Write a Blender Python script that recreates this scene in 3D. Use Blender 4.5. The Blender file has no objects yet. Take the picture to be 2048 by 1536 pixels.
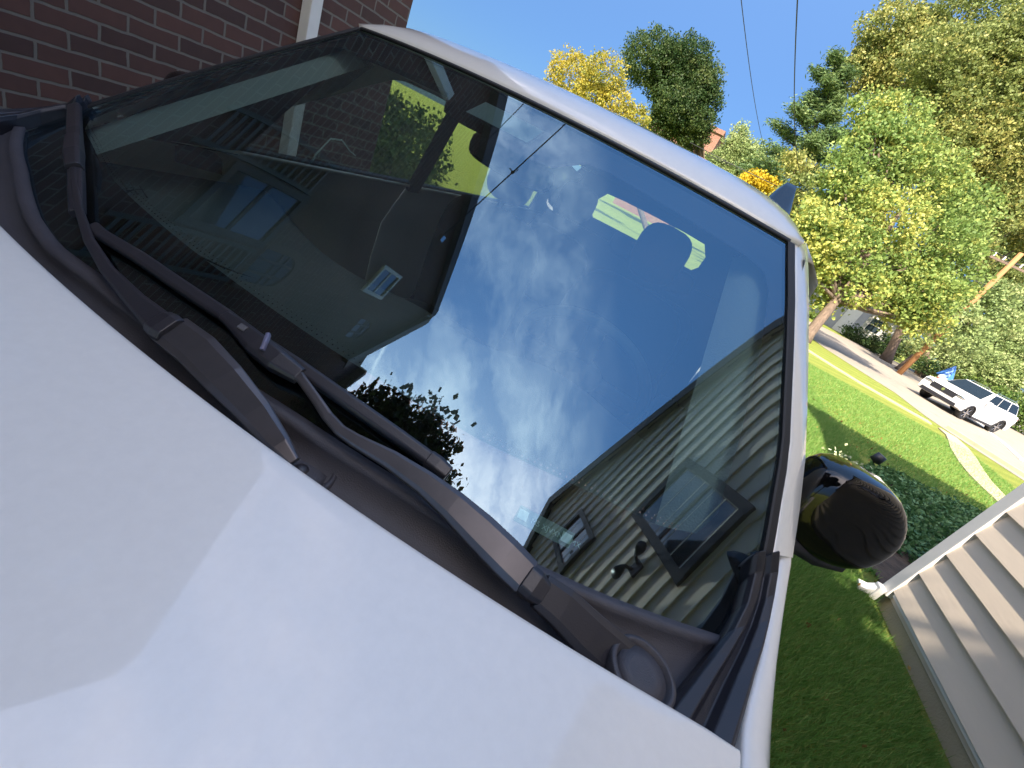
import bpy, bmesh, math, random
import numpy as np
from mathutils import Vector, Matrix
random.seed(7); rng = np.random.default_rng(11)
SC = bpy.context.scene
COL = SC.collection
R_ = math.radians

# ------------------------------------------------------------------ camera
FPX = 852.6                                    # focal length in pixels of a 2048 wide frame
CAM = np.array([0.4579, -0.4575, 1.4724])
PITCH, ROLL, YAW = -0.4688, -0.479, 0.2368
def _rot():
    a, b, c = PITCH, ROLL, YAW
    Rx = np.array([[1,0,0],[0,math.cos(a),-math.sin(a)],[0,math.sin(a),math.cos(a)]])
    Ry = np.array([[math.cos(b),0,math.sin(b)],[0,1,0],[-math.sin(b),0,math.cos(b)]])
    Rz = np.array([[math.cos(c),-math.sin(c),0],[math.sin(c),math.cos(c),0],[0,0,1]])
    return Rz @ Rx @ Ry
RM = _rot()
cd = bpy.data.cameras.new('camera'); cam = bpy.data.objects.new('camera', cd); COL.objects.link(cam)
cd.sensor_width = 36; cd.lens = FPX/2048*36; cd.clip_start = 0.02; cd.clip_end = 2000
rx, fy, uz = RM[:,0], RM[:,1], RM[:,2]
cam.matrix_world = Matrix(((rx[0],uz[0],-fy[0],CAM[0]),(rx[1],uz[1],-fy[1],CAM[1]),(rx[2],uz[2],-fy[2],CAM[2]),(0,0,0,1)))
SC.camera = cam

# ------------------------------------------------------------------ sky, sun, exposure
SUN_EL, SUN_AZ = R_(47), R_(7)                 # sun stands behind the photographer (-y), a little to -x
to_sun = Vector((-math.cos(SUN_EL)*math.sin(SUN_AZ), -math.cos(SUN_EL)*math.cos(SUN_AZ), math.sin(SUN_EL)))
SC.view_settings.view_transform = 'Standard'; SC.view_settings.look = 'None'
SC.view_settings.exposure = 1.92; SC.view_settings.gamma = 1
sl = bpy.data.lights.new('sun', 'SUN'); sl.energy = 3.6; sl.angle = R_(0.5); sl.color = (1, .89, .74)
so = bpy.data.objects.new('sun', sl); COL.objects.link(so); so.rotation_euler = (-to_sun).to_track_quat('-Z','Y').to_euler()
so.location = (0, -20, 30)
W = bpy.data.worlds.new('World'); SC.world = W; W.use_nodes = True
wn = W.node_tree.nodes; wl = W.node_tree.links; wn.clear()
def WN(t, **k):
    n = wn.new(t)
    for a, b in k.items(): setattr(n, a, b)
    return n
sky = WN('ShaderNodeTexSky', sky_type='NISHITA', sun_disc=False); sky.sun_elevation = SUN_EL
sky.sun_rotation = math.atan2(to_sun.x, to_sun.y); sky.air_density = 1.0; sky.dust_density = .6; sky.ozone_density = 1.6
bg = WN('ShaderNodeBackground'); bg.inputs[1].default_value = 0.15
wo = WN('ShaderNodeOutputWorld')
tc = WN('ShaderNodeTexCoord'); sep = WN('ShaderNodeSeparateXYZ'); wl.new(tc.outputs['Generated'], sep.inputs[0])
def M_(op, a, b=None, clamp=False):
    n = WN('ShaderNodeMath', operation=op, use_clamp=clamp)
    for i, v in enumerate((a, b)):
        if v is None: continue
        if isinstance(v, (int, float)): n.inputs[i].default_value = v
        else: wl.new(v, n.inputs[i])
    return n.outputs[0]
zz = M_('MAXIMUM', sep.outputs[2], .12)
cxn = M_('DIVIDE', sep.outputs[0], zz); cyn = M_('DIVIDE', sep.outputs[1], zz)
cmb = WN('ShaderNodeCombineXYZ'); wl.new(cxn, cmb.inputs[0]); wl.new(cyn, cmb.inputs[1])
m0 = WN('ShaderNodeMapping'); m0.inputs['Rotation'].default_value = (0, 0, R_(36)); wl.new(cmb.outputs[0], m0.inputs[0])
wv = WN('ShaderNodeTexNoise'); wv.inputs['Scale'].default_value = 3.2; wv.inputs['Detail'].default_value = 6; wv.inputs['Roughness'].default_value = .7; wl.new(m0.outputs[0], wv.inputs['Vector'])
wsc = WN('ShaderNodeVectorMath', operation='SCALE'); wsc.inputs['Scale'].default_value = .16; wl.new(wv.outputs['Color'], wsc.inputs[0])
wad = WN('ShaderNodeVectorMath', operation='ADD'); wl.new(m0.outputs[0], wad.inputs[0]); wl.new(wsc.outputs[0], wad.inputs[1])
mp = WN('ShaderNodeMapping'); mp.inputs['Scale'].default_value = (.8, 2.4, 1); wl.new(wad.outputs[0], mp.inputs[0])
nz = WN('ShaderNodeTexNoise'); nz.inputs['Scale'].default_value = 3.0; nz.inputs['Detail'].default_value = 12; nz.inputs['Roughness'].default_value = .62; nz.inputs['Distortion'].default_value = 0
wl.new(mp.outputs[0], nz.inputs['Vector'])
nb = WN('ShaderNodeTexNoise'); nb.inputs['Scale'].default_value = 1.3; nb.inputs['Detail'].default_value = 2; wl.new(cmb.outputs[0], nb.inputs['Vector'])
cl = M_('MULTIPLY', M_('SUBTRACT', nz.outputs[0], .43), 3.6, clamp=True)
# high cirrus ends along a line running from north-west to south-east; the sky east of it is clear
edge = M_('ADD', M_('ADD', cyn, M_('MULTIPLY', cxn, .8)), M_('MULTIPLY', M_('SUBTRACT', nb.outputs[0], .5), .5))
thin = M_('MULTIPLY', M_('SUBTRACT', .33, edge), 5, clamp=True)
sou = M_('ADD', M_('MULTIPLY', cyn, -2.2), .14, clamp=True)
rim = M_('MULTIPLY', M_('SUBTRACT', 1, M_('ABSOLUTE', M_('DIVIDE', M_('SUBTRACT', edge, .22), .13)), clamp=True), .28)
tot0 = M_('MULTIPLY', thin, M_('ADD', M_('ADD', M_('MULTIPLY', cl, M_('ADD', rim, .36)), M_('ADD', .04, M_('MULTIPLY', rim, .25))), M_('MULTIPLY', sou, M_('ADD', M_('MULTIPLY', cl, .9), .55))), clamp=True)
# a contrail crossing the sky south-west of the zenith
nt = WN('ShaderNodeTexNoise'); nt.inputs['Scale'].default_value = 30; nt.inputs['Detail'].default_value = 5; wl.new(cmb.outputs[0], nt.inputs['Vector'])
ln = M_('ABSOLUTE', M_('ADD', M_('ADD', M_('ADD', cxn, M_('MULTIPLY', cyn, .49)), .43), M_('MULTIPLY', M_('SUBTRACT', nt.outputs[0], .5), .03)))
tr = M_('SUBTRACT', 1, M_('DIVIDE', ln, .019), clamp=True)
south = M_('MULTIPLY', M_('SUBTRACT', -.06, cyn), 14, clamp=True)
tr = M_('MULTIPLY', M_('MULTIPLY', tr, M_('ADD', nt.outputs[0], .35)), south, clamp=True)
tot = M_('MAXIMUM', tot0, tr)
up = M_('MULTIPLY', M_('SUBTRACT', sep.outputs[2], .45), 4, clamp=True)
tot = M_('MULTIPLY', tot, up)
mx = WN('ShaderNodeMix', data_type='RGBA'); wl.new(tot, mx.inputs[0]); 
gr = WN('ShaderNodeVectorMath', operation='MULTIPLY'); gcol = WN('ShaderNodeCombineXYZ')
zc = M_('MAXIMUM', sep.outputs[2], 0); zc = M_('MULTIPLY', zc, zc)
wl.new(M_('ADD', .085, M_('MULTIPLY', zc, 1.22)), gcol.inputs[0]); wl.new(M_('ADD', .135, M_('MULTIPLY', zc, 1.3)), gcol.inputs[1]); wl.new(M_('ADD', .215, M_('MULTIPLY', zc, 1.25)), gcol.inputs[2])
wl.new(sky.outputs[0], gr.inputs[0]); wl.new(gcol.outputs[0], gr.inputs[1])
wl.new(gr.outputs[0], mx.inputs[6]); mx.inputs[7].default_value = (9.1, 8.1, 8.1, 1)
wl.new(mx.outputs[2], bg.inputs[0]); wl.new(bg.outputs[0], wo.inputs[0])

# ------------------------------------------------------------------ measuring helpers
def ray(px, py):
    d = RM @ np.array([px-1024, FPX, 768-py]); return d/np.linalg.norm(d)
def on(px, py, val, ax):                       # where the sight line meets a real plane x/y/z = val
    d = ray(px, py); return CAM + (val-CAM[ax])/d[ax]*d
def G(px, py, z=0): return on(px, py, z, 2)
def AY(px, py, Y): return on(px, py, Y, 1)
YR, ZL, ZU, WLO, WUP, SB, ST, CZ, CB = 0.5836, 1.1059, 1.5366, 0.7343, 0.5825, 0.184, 0.069, 0.0139, 0.0273
def S(u, v):                                   # the curved windscreen surface
    s = SB+(ST-SB)*v
    return np.array([u*(WLO+(WUP-WLO)*v), v*YR - s*(1-u*u), ZL+(ZU-ZL)*v+(1-u*u)*(CB+(CZ-CB)*v)])
def SNrm(u, v):
    e = 1e-4; n = np.cross(S(u+e,v)-S(u-e,v), S(u,v+e)-S(u,v-e)); n /= np.linalg.norm(n)
    return n if n[2] > 0 else -n
def Sh(u, v, h): return S(u, v)+h*SNrm(u, v)
def guv(px, py, h=0):
    d = ray(px, py); x = np.array([0, .5, 1.])
    for _ in range(25):
        F = Sh(x[0], x[1], h)-(CAM+x[2]*d); e = 1e-5
        J = np.stack([(Sh(x[0]+e,x[1],h)-Sh(x[0]-e,x[1],h))/2/e, (Sh(x[0],x[1]+e,h)-Sh(x[0],x[1]-e,h))/2/e, -d], 1)
        x = x-np.linalg.solve(J, F)
    return x[0], x[1]
def OG(px, py, h=0):
    u, v = guv(px, py, h); return Sh(u, v, h)

# ------------------------------------------------------------------ material helpers
def newmat(name):
    m = bpy.data.materials.new(name); m.use_nodes = True
    return m, m.node_tree.nodes, m.node_tree.links, m.node_tree.nodes['Principled BSDF']
def pm(name, col, rough=.5, metal=0, noise=0, nscale=8, bump=0, bscale=60, coat=0, col2=None, spec=None, stretch=None):
    m, n, l, b = newmat(name)
    b.inputs['Base Color'].default_value = (*col, 1); b.inputs['Roughness'].default_value = rough; b.inputs['Metallic'].default_value = metal
    b.inputs['Coat Weight'].default_value = coat; b.inputs['Coat Roughness'].default_value = .03
    if spec is not None: b.inputs['Specular IOR Level'].default_value = spec
    t = n.new('ShaderNodeTexCoord'); src = t.outputs['Object']
    if stretch:
        mpp = n.new('ShaderNodeMapping'); mpp.inputs['Scale'].default_value = stretch; l.new(src, mpp.inputs[0]); src = mpp.outputs[0]
    if noise or col2:
        tx = n.new('ShaderNodeTexNoise'); tx.inputs['Scale'].default_value = nscale; tx.inputs['Detail'].default_value = 8; tx.inputs['Roughness'].default_value = .65
        l.new(src, tx.inputs['Vector'])
        r = n.new('ShaderNodeValToRGB'); r.color_ramp.elements[0].position = .32; r.color_ramp.elements[1].position = .68
        a = tuple(c*(1-noise) for c in col); c2 = col2 if col2 else tuple(min(1, c*(1+noise)) for c in col)
        r.color_ramp.elements[0].color = (*a, 1); r.color_ramp.elements[1].color = (*c2, 1)
        l.new(tx.outputs[0], r.inputs[0]); l.new(r.outputs[0], b.inputs['Base Color'])
    if bump:
        t2 = n.new('ShaderNodeTexNoise'); t2.inputs['Scale'].default_value = bscale; t2.inputs['Detail'].default_value = 4; l.new(src, t2.inputs['Vector'])
        bp = n.new('ShaderNodeBump'); bp.inputs['Strength'].default_value = bump; bp.inputs['Distance'].default_value = .01
        l.new(t2.outputs[0], bp.inputs['Height']); l.new(bp.outputs[0], b.inputs['Normal'])
    return m
def leafmat(name, c1, c2, c3, trans=.35, cool=None):
    m, n, l, b = newmat(name)
    at = n.new('ShaderNodeAttribute'); at.attribute_name = 'tint'
    r = n.new('ShaderNodeValToRGB'); e = r.color_ramp.elements
    e[0].position = 0; e[0].color = (*c1, 1); e[1].position = 1; e[1].color = (*c3, 1)
    k = e.new(.55); k.color = (*c2, 1)
    l.new(at.outputs['Fac'], r.inputs[0]); l.new(r.outputs[0], b.inputs['Base Color'])
    b.inputs['Roughness'].default_value = .55; b.inputs['Specular IOR Level'].default_value = .3
    tl = n.new('ShaderNodeBsdfTranslucent'); l.new(r.outputs[0], tl.inputs[0])
    ms = n.new('ShaderNodeMixShader'); ms.inputs[0].default_value = trans
    l.new(b.outputs[0], ms.inputs[1]); l.new(tl.outputs[0], ms.inputs[2]); l.new(ms.outputs[0], n['Material Output'].inputs[0])
    return m
def glassmat(name, refl, refl_col, tint, facing_pow=True):
    m = bpy.data.materials.new(name); m.use_nodes = True; n = m.node_tree.nodes; l = m.node_tree.links; n.clear()
    o = n.new('ShaderNodeOutputMaterial'); t = n.new('ShaderNodeBsdfTransparent'); t.inputs[0].default_value = (*tint, 1)
    g = n.new('ShaderNodeBsdfGlossy'); g.inputs[0].default_value = (*refl_col, 1); g.inputs[1].default_value = 0.0
    lw = n.new('ShaderNodeLayerWeight'); lw.inputs[0].default_value = .3
    mr = n.new('ShaderNodeMapRange'); mr.inputs[3].default_value = refl; mr.inputs[4].default_value = min(1, refl+.45)
    l.new(lw.outputs['Fresnel'], mr.inputs[0])
    x = n.new('ShaderNodeMixShader'); l.new(mr.outputs[0], x.inputs[0]); l.new(t.outputs[0], x.inputs[1]); l.new(g.outputs[0], x.inputs[2]); l.new(x.outputs[0], o.inputs[0])
    return m
def brickmat(name, c1, c2, mortar, bw=.21, bh=.067, axis='YZ'):
    m, n, l, b = newmat(name)
    t = n.new('ShaderNodeTexCoord'); s = n.new('ShaderNodeSeparateXYZ'); c = n.new('ShaderNodeCombineXYZ')
    l.new(t.outputs['Object'], s.inputs[0]); l.new(s.outputs['XYZ'.index(axis[0])], c.inputs[0]); l.new(s.outputs['XYZ'.index(axis[1])], c.inputs[1])
    br = n.new('ShaderNodeTexBrick'); br.inputs['Scale'].default_value = 1; br.inputs['Brick Width'].default_value = bw; br.inputs['Row Height'].default_value = bh
    br.inputs['Mortar Size'].default_value = .007; br.inputs['Mortar Smooth'].default_value = .25; br.inputs['Color1'].default_value = (*c1, 1); br.inputs['Color2'].default_value = (*c2, 1); br.inputs['Mortar'].default_value = (*mortar, 1); br.inputs['Bias'].default_value = -.1
    nz_ = n.new('ShaderNodeTexNoise'); nz_.inputs['Scale'].default_value = 14; nz_.inputs['Detail'].default_value = 6
    dd = n.new('ShaderNodeVectorMath'); dd.operation = 'SCALE'; dd.inputs['Scale'].default_value = .012; l.new(nz_.outputs['Color'], dd.inputs[0])
    ad = n.new('ShaderNodeVectorMath'); l.new(c.outputs[0], ad.inputs[0]); l.new(dd.outputs[0], ad.inputs[1]); l.new(t.outputs['Object'], nz_.inputs['Vector'])
    l.new(ad.outputs[0], br.inputs['Vector'])
    mxx = n.new('ShaderNodeMix'); mxx.data_type = 'RGBA'; mxx.blend_type = 'MULTIPLY'; mxx.inputs[0].default_value = .55
    rr = n.new('ShaderNodeValToRGB'); rr.color_ramp.elements[0].color = (.55,.5,.48,1); rr.color_ramp.elements[1].color = (1.15,1.1,1.05,1)
    l.new(nz_.outputs[0], rr.inputs[0]); l.new(br.outputs['Color'], mxx.inputs[6]); l.new(rr.outputs[0], mxx.inputs[7]); l.new(mxx.outputs[2], b.inputs['Base Color'])
    bp = n.new('ShaderNodeBump'); bp.inputs['Strength'].default_value = .8; bp.inputs['Distance'].default_value = .008; bp.invert = True
    l.new(br.outputs['Fac'], bp.inputs['Height']); l.new(bp.outputs[0], b.inputs['Normal']); b.inputs['Roughness'].default_value = .85
    return m

MT = dict(
    paint=pm('silver_white_paint', (.87,.84,.77), .35, .0, coat=1, noise=.02, nscale=90),
    black=pm('black_plastic', (.018,.018,.024), .42, bump=.10, bscale=900),
    cowl=pm('cowl_plastic', (.062,.059,.067), .5, noise=.12, nscale=20, bump=.18, bscale=700),
    gloss=pm('gloss_black', (.004,.004,.005), .02, coat=0),
    rubber=pm('rubber', (.012,.012,.013), .6),
    arm=pm('wiper_metal', (.095,.088,.092), .30, .5, noise=.1, nscale=30),
    armbk=pm('wiper_black', (.032,.030,.035), .34, bump=.05, bscale=500),
    frit=pm('black_glass_border', (.12,.065,.065), .02, 1),
    dash=pm('dashboard_vinyl', (.075,.08,.078), .65, noise=.08, nscale=12, bump=.2, bscale=350),
    seat=pm('seat_cloth', (.016,.018,.022), .8, bump=.2, bscale=300),
    liner2=pm('pillar_trim_grey', (.26,.28,.27), .8, bump=.2, bscale=300),
    liner=pm('cabin_liner', (.05,.055,.06), .9),
    chrome=pm('chrome', (.6,.6,.62), .12, 1),
    asphalt=pm('asphalt', (.26,.225,.18), .9, noise=.12, nscale=2.2, bump=.5, bscale=120),
    concrete=pm('concrete', (.37,.31,.20), .9, noise=.10, nscale=3, bump=.3, bscale=80),
    drive=pm('driveway_concrete', (.30,.28,.25), .9, noise=.15, nscale=2.5, bump=.4, bscale=90),
    soil=pm('soil', (.085,.055,.035), 1, noise=.4, nscale=9, bump=.8, bscale=40),
    white=pm('white_paint', (.72,.70,.66), .5, noise=.04, nscale=6),
    siding=pm('beige_siding', (.72,.61,.49), .55, noise=.05, nscale=2.5, bump=.06, bscale=60, stretch=(1,.15,1)),
    shingle=pm('roof_shingles', (.10,.095,.09), .9, noise=.35, nscale=14, bump=.7, bscale=50),
    darktrim=pm('dark_trim', (.055,.05,.05), .6, noise=.1),
    brick=brickmat('dark_red_brick', (.13,.062,.05), (.07,.040,.036), (.19,.17,.145), .225, .075),
    brickx=brickmat('dark_red_brick_front', (.135,.062,.045), (.085,.042,.036), (.21,.18,.15), axis='XZ'),
    redbrick=brickmat('red_brick', (.32,.12,.07), (.25,.10,.06), (.35,.3,.26), axis='XZ'),
    bark=pm('bark', (.16,.115,.085), .95, noise=.4, nscale=5, bump=1, bscale=16, stretch=(3,3,.5)),
    pole=pm('pole_wood', (.34,.165,.065), .85, noise=.25, nscale=4, stretch=(6,6,.4), bump=.3),
    wire=pm('cable_rubber', (.02,.02,.02), .6),
    winglass=pm('house_window_glass', (.03,.045,.06), .04, spec=1.0, coat=1),
    greyw=pm('grey_clapboard', (.36,.36,.38), .7, noise=.08, nscale=3),
    red=pm('red_paint', (.50,.06,.035), .45, noise=.1),
    blue=pm('blue_tarp', (.05,.16,.45), .5, noise=.1),
    suvp=pm('white_car_paint', (.78,.78,.77), .22, coat=1),
    stone=pm('edging_stone', (.15,.105,.085), .9, noise=.25, nscale=9, bump=.6, bscale=60),
    label=pm('pale_plate', (.55,.66,.62), .5, noise=.06, nscale=60), labeld=pm('plate_dark', (.05,.09,.08), .5),
    indicator=pm('amber_lens', (.7,.22,.05), .2),
)
MT['glass'] = glassmat('windscreen_glass', .17, (.50,.80,1.0), (.66,.80,.76))
MT['tint'] = glassmat('tinted_window_glass', .06, (.9,.95,1), (.05,.06,.06))
def dusty(m):
    n = m.node_tree.nodes; l = m.node_tree.links; o = [k for k in n if k.type == 'OUTPUT_MATERIAL'][0]; src = o.inputs[0].links[0].from_socket
    t = n.new('ShaderNodeTexCoord'); a = n.new('ShaderNodeTexNoise'); a.inputs['Scale'].default_value = 260; a.inputs['Detail'].default_value = 3
    b = n.new('ShaderNodeTexNoise'); b.inputs['Scale'].default_value = 7; b.inputs['Detail'].default_value = 6; l.new(t.outputs['Object'], a.inputs[0]); l.new(t.outputs['Object'], b.inputs[0])
    r = n.new('ShaderNodeValToRGB'); r.color_ramp.elements[0].position = .70; r.color_ramp.elements[1].position = .80; r.color_ramp.elements[1].color = (.16,.16,.16,1); l.new(a.outputs[0], r.inputs[0])
    q = n.new('ShaderNodeMapRange'); q.inputs[1].default_value = .35; q.inputs[2].default_value = .75; q.inputs[3].default_value = .004; q.inputs[4].default_value = .03; l.new(b.outputs[0], q.inputs[0])
    ad = n.new('ShaderNodeMath'); l.new(r.outputs[0], ad.inputs[0]); l.new(q.outputs[0], ad.inputs[1])
    d = n.new('ShaderNodeBsdfDiffuse'); d.inputs[0].default_value = (.55,.53,.48,1); x = n.new('ShaderNodeMixShader')
    l.new(ad.outputs[0], x.inputs[0]); l.new(src, x.inputs[1]); l.new(d.outputs[0], x.inputs[2]); l.new(x.outputs[0], o.inputs[0])
dusty(MT['glass'])
MT['side'] = glassmat('side_window_glass', .08, (.9,.95,1), (.88,.92,.86))
LEAF = dict(
    maple=leafmat('maple_leaves', (.13,.21,.05), (.27,.35,.09), (.48,.46,.11)),
    olive=leafmat('olive_leaves', (.12,.16,.045), (.24,.28,.08), (.40,.37,.11)),
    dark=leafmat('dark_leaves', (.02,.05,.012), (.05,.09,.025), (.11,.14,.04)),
    pine=leafmat('pine_needles', (.05,.10,.04), (.12,.19,.06), (.25,.31,.11), .25),
    yellow=leafmat('yellow_leaves', (.36,.27,.015), (.55,.40,.02), (.68,.48,.04)),
    gold=leafmat('gold_leaves', (.14,.18,.03), (.30,.28,.04), (.46,.36,.05)),
    pale=leafmat('pale_leaves', (.17,.24,.09), (.28,.36,.13), (.42,.46,.20)),
    magn=leafmat('glossy_dark_leaves', (.012,.028,.008), (.02,.04,.012), (.05,.07,.02), .12),
    ivy=leafmat('groundcover_leaves', (.05,.12,.035), (.085,.18,.055), (.17,.28,.11), .2),
    grass=leafmat('grass_blades', (.10,.25,.04), (.18,.31,.07), (.38,.41,.13), .3),
    bush=leafmat('hedge_leaves', (.05,.11,.02), (.11,.18,.035), (.20,.26,.06)),
    red=leafmat('red_leaves', (.25,.04,.02), (.35,.07,.03), (.45,.15,.06)),
)

# ------------------------------------------------------------------ object helpers
def meta(o, label=None, cat=None, group=None, kind=None):
    if label: o['label'] = label
    if cat: o['category'] = cat
    if group: o['group'] = group
    if kind: o['kind'] = kind
    return o
def empty(name, loc, label, cat, group=None, rz=0):
    o = bpy.data.objects.new(name, None); COL.objects.link(o); o.location = loc; o.rotation_euler = (0,0,rz); o.empty_display_size = .2
    return meta(o, label, cat, group)
def link(name, me, mat, parent=None, smooth=False):
    o = bpy.data.objects.new(name, me); COL.objects.link(o)
    if mat: me.materials.append(mat)
    if smooth: me.shade_smooth()
    if parent:
        o.parent = parent
        if parent.get('_wp'): pass
    return o
def mk(name, V, F, mat, parent=None, smooth=False, off=None):
    """mesh from world coordinates; when the parent is an empty with a location, keep the world place"""
    me = bpy.data.meshes.new(name)
    V = np.array(V, float).reshape(-1, 3)
    if parent is not None and off is not False: V = V-np.array(PO.get(parent.name, (0,0,0)))
    me.from_pydata([tuple(map(float, v)) for v in V], [], [tuple(f) for f in F]); me.update()
    bm = bmesh.new(); bm.from_mesh(me); bmesh.ops.remove_doubles(bm, verts=bm.verts, dist=1e-6); bmesh.ops.recalc_face_normals(bm, faces=bm.faces); bm.to_mesh(me); bm.free()
    return link(name, me, mat, parent, smooth)
PO = {}
def root(name, loc, label, cat, group=None):
    o = empty(name, loc, label, cat, group); PO[o.name] = tuple(map(float, loc)); return o
def grid(rows):
    """rows: list of equally long lists of points"""
    n = len(rows[0]); V = [p for r in rows for p in r]; F = []
    for i in range(len(rows)-1):
        for j in range(n-1): F.append((i*n+j, i*n+j+1, (i+1)*n+j+1, (i+1)*n+j))
    return V, F
def solid(o, t, off=-1):
    m = o.modifiers.new('thickness', 'SOLIDIFY'); m.thickness = t; m.offset = off; return o
def bev(o, w, seg=2, ang=40):
    m = o.modifiers.new('bevel', 'BEVEL'); m.width = w; m.segments = seg; m.limit_method = 'ANGLE'; m.angle_limit = R_(ang); return o
def boxVF(x0, x1, y0, y1, z0, z1):
    V = [(x0,y0,z0),(x1,y0,z0),(x1,y1,z0),(x0,y1,z0),(x0,y0,z1),(x1,y0,z1),(x1,y1,z1),(x0,y1,z1)]
    return V, [(0,3,2,1),(4,5,6,7),(0,1,5,4),(1,2,6,5),(2,3,7,6),(3,0,4,7)]
def joinVF(*parts):
    V = []; F = []
    for v, f in parts:
        k = len(V); V += [tuple(p) for p in v]; F += [tuple(i+k for i in q) for q in f]
    return V, F
def box(name, x0, x1, y0, y1, z0, z1, mat, parent=None, bevel=0):
    V, F = boxVF(x0, x1, y0, y1, z0, z1); o = mk(name, V, F, mat, parent)
    if bevel: bev(o, bevel)
    return o
def tubeVF(pts, rad, n=8, cap=True):
    pts = [Vector(p) for p in pts]
    if isinstance(rad, (int, float)): rad = [rad]*len(pts)
    V = []; F = []; prev = None
    for i, p in enumerate(pts):
        t = (pts[min(i+1, len(pts)-1)]-pts[max(i-1, 0)]).normalized()
        a = prev if prev is not None else (Vector((0,0,1)) if abs(t.z) < .9 else Vector((1,0,0)))
        b = t.cross(a).normalized(); a = b.cross(t).normalized(); prev = a
        for k in range(n):
            w = 2*math.pi*k/n; V.append(tuple(p+(a*math.cos(w)+b*math.sin(w))*rad[i]))
    for i in range(len(pts)-1):
        for k in range(n): F.append((i*n+k, i*n+(k+1) % n, (i+1)*n+(k+1) % n, (i+1)*n+k))
    if cap: F.append(tuple(range(n))[::-1]); F.append(tuple((len(pts)-1)*n+k for k in range(n)))
    return V, F
def barVF(pts, wid, thk, nrm):
    """flat bar along points: widths across, thickness along the normal, slightly crowned"""
    pts = [np.array(p, float) for p in pts]; V = []; F = []; m = 6
    for i, p in enumerate(pts):
        t = pts[min(i+1, len(pts)-1)]-pts[max(i-1, 0)]; t /= np.linalg.norm(t)
        n = np.array(nrm[i], float); s = np.cross(t, n); s /= np.linalg.norm(s); n = np.cross(s, t)
        w = wid[i]/2; h = thk[i]
        for a, b in ((-1,-.5),(-1,.25),(-.62,.5),(.62,.5),(1,.25),(1,-.5)): V.append(p+s*w*a+n*h*b)
    for i in range(len(pts)-1):
        for k in range(m): F.append((i*m+k, i*m+(k+1) % m, (i+1)*m+(k+1) % m, (i+1)*m+k))
    F.append(tuple(range(m))[::-1]); F.append(tuple((len(pts)-1)*m+k for k in range(m)))
    return V, F
def sphereVF(c, r, nu=16, nv=10):
    V = []; F = []; r = np.broadcast_to(np.array(r, float), 3)
    for i in range(nv+1):
        th = math.pi*i/nv
        for j in range(nu):
            ph = 2*math.pi*j/nu; V.append((c[0]+r[0]*math.sin(th)*math.cos(ph), c[1]+r[1]*math.sin(th)*math.sin(ph), c[2]+r[2]*math.cos(th)))
    for i in range(nv):
        for j in range(nu): F.append((i*nu+j, i*nu+(j+1) % nu, (i+1)*nu+(j+1) % nu, (i+1)*nu+j))
    return V, F
def fastmesh(name, V, nf, k, mat, parent=None, tint=None, loc=(0,0,0)):
    """V (nf*k,3) float array, faces of k verts each; tint per face"""
    me = bpy.data.meshes.new(name); V = np.asarray(V, np.float32)
    if parent is not None: V = V-np.array(PO.get(parent.name, (0,0,0)), np.float32)
    me.vertices.add(nf*k); me.vertices.foreach_set('co', V.ravel())
    me.loops.add(nf*k); me.loops.foreach_set('vertex_index', np.arange(nf*k, dtype=np.int32))
    me.polygons.add(nf); me.polygons.foreach_set('loop_start', np.arange(0, nf*k, k, dtype=np.int32))
    me.update(calc_edges=True)
    if tint is not None:
        a = me.attributes.new('tint', 'FLOAT', 'POINT'); a.data.foreach_set('value', np.repeat(np.asarray(tint, np.float32), k))
    o = bpy.data.objects.new(name, me); COL.objects.link(o); me.materials.append(mat)
    if parent: o.parent = parent
    return o
def leaves(c, size, asp=.55, flat=0.0, tintbase=None):
    """leaf quads (kite shapes) at the centres c, random orientation"""
    n = len(c); a = rng.normal(size=(n,3)); a[:,2] *= (1-flat); a /= np.linalg.norm(a, axis=1)[:,None]
    b = rng.normal(size=(n,3)); b -= (b*a).sum(1)[:,None]*a; b /= np.linalg.norm(b, axis=1)[:,None]
    s = (size*rng.uniform(.6, 1.35, n))[:,None]
    V = np.stack([c-a*s*.5, c+b*s*asp*.5+a*s*.05, c+a*s*.5, c-b*s*asp*.5+a*s*.05], 1).reshape(-1,3)
    t = rng.uniform(0, 1, n) if tintbase is None else np.clip(tintbase+rng.normal(0, .17, n), 0, 1)
    return V, n, t
def crown(blobs, dens, size, hollow=.55, flat=0):
    """blobs: (x,y,z,r[,squash]). Leaves in clumps through the outer part of every blob"""
    C = []; T = []
    for b in blobs:
        r = b[3]; sq = b[4] if len(b) > 4 else .85; base = rng.uniform(.2, .8)
        nc = max(6, int(dens*r*r)); d = rng.normal(size=(nc,3)); d /= np.linalg.norm(d, axis=1)[:,None]
        rr = r*(hollow+(1-hollow)*rng.uniform(0, 1, nc)**.6)*rng.uniform(.85, 1.12, nc)
        cc = np.array(b[:3])+d*rr[:,None]*np.array([1,1,sq]); k = 16
        cl = rng.normal(0, size*1.15, size=(nc,k,3))*np.array([1,1,.6]); tb = np.clip(base+rng.normal(0, .22, nc), 0, 1)
        C.append((cc[:,None,:]+cl).reshape(-1,3)); T.append(np.repeat(tb, k))
    C = np.concatenate(C); T = np.concatenate(T); V, n, t = leaves(C, size, tintbase=T, asp=.75)
    return V, n, t
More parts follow.
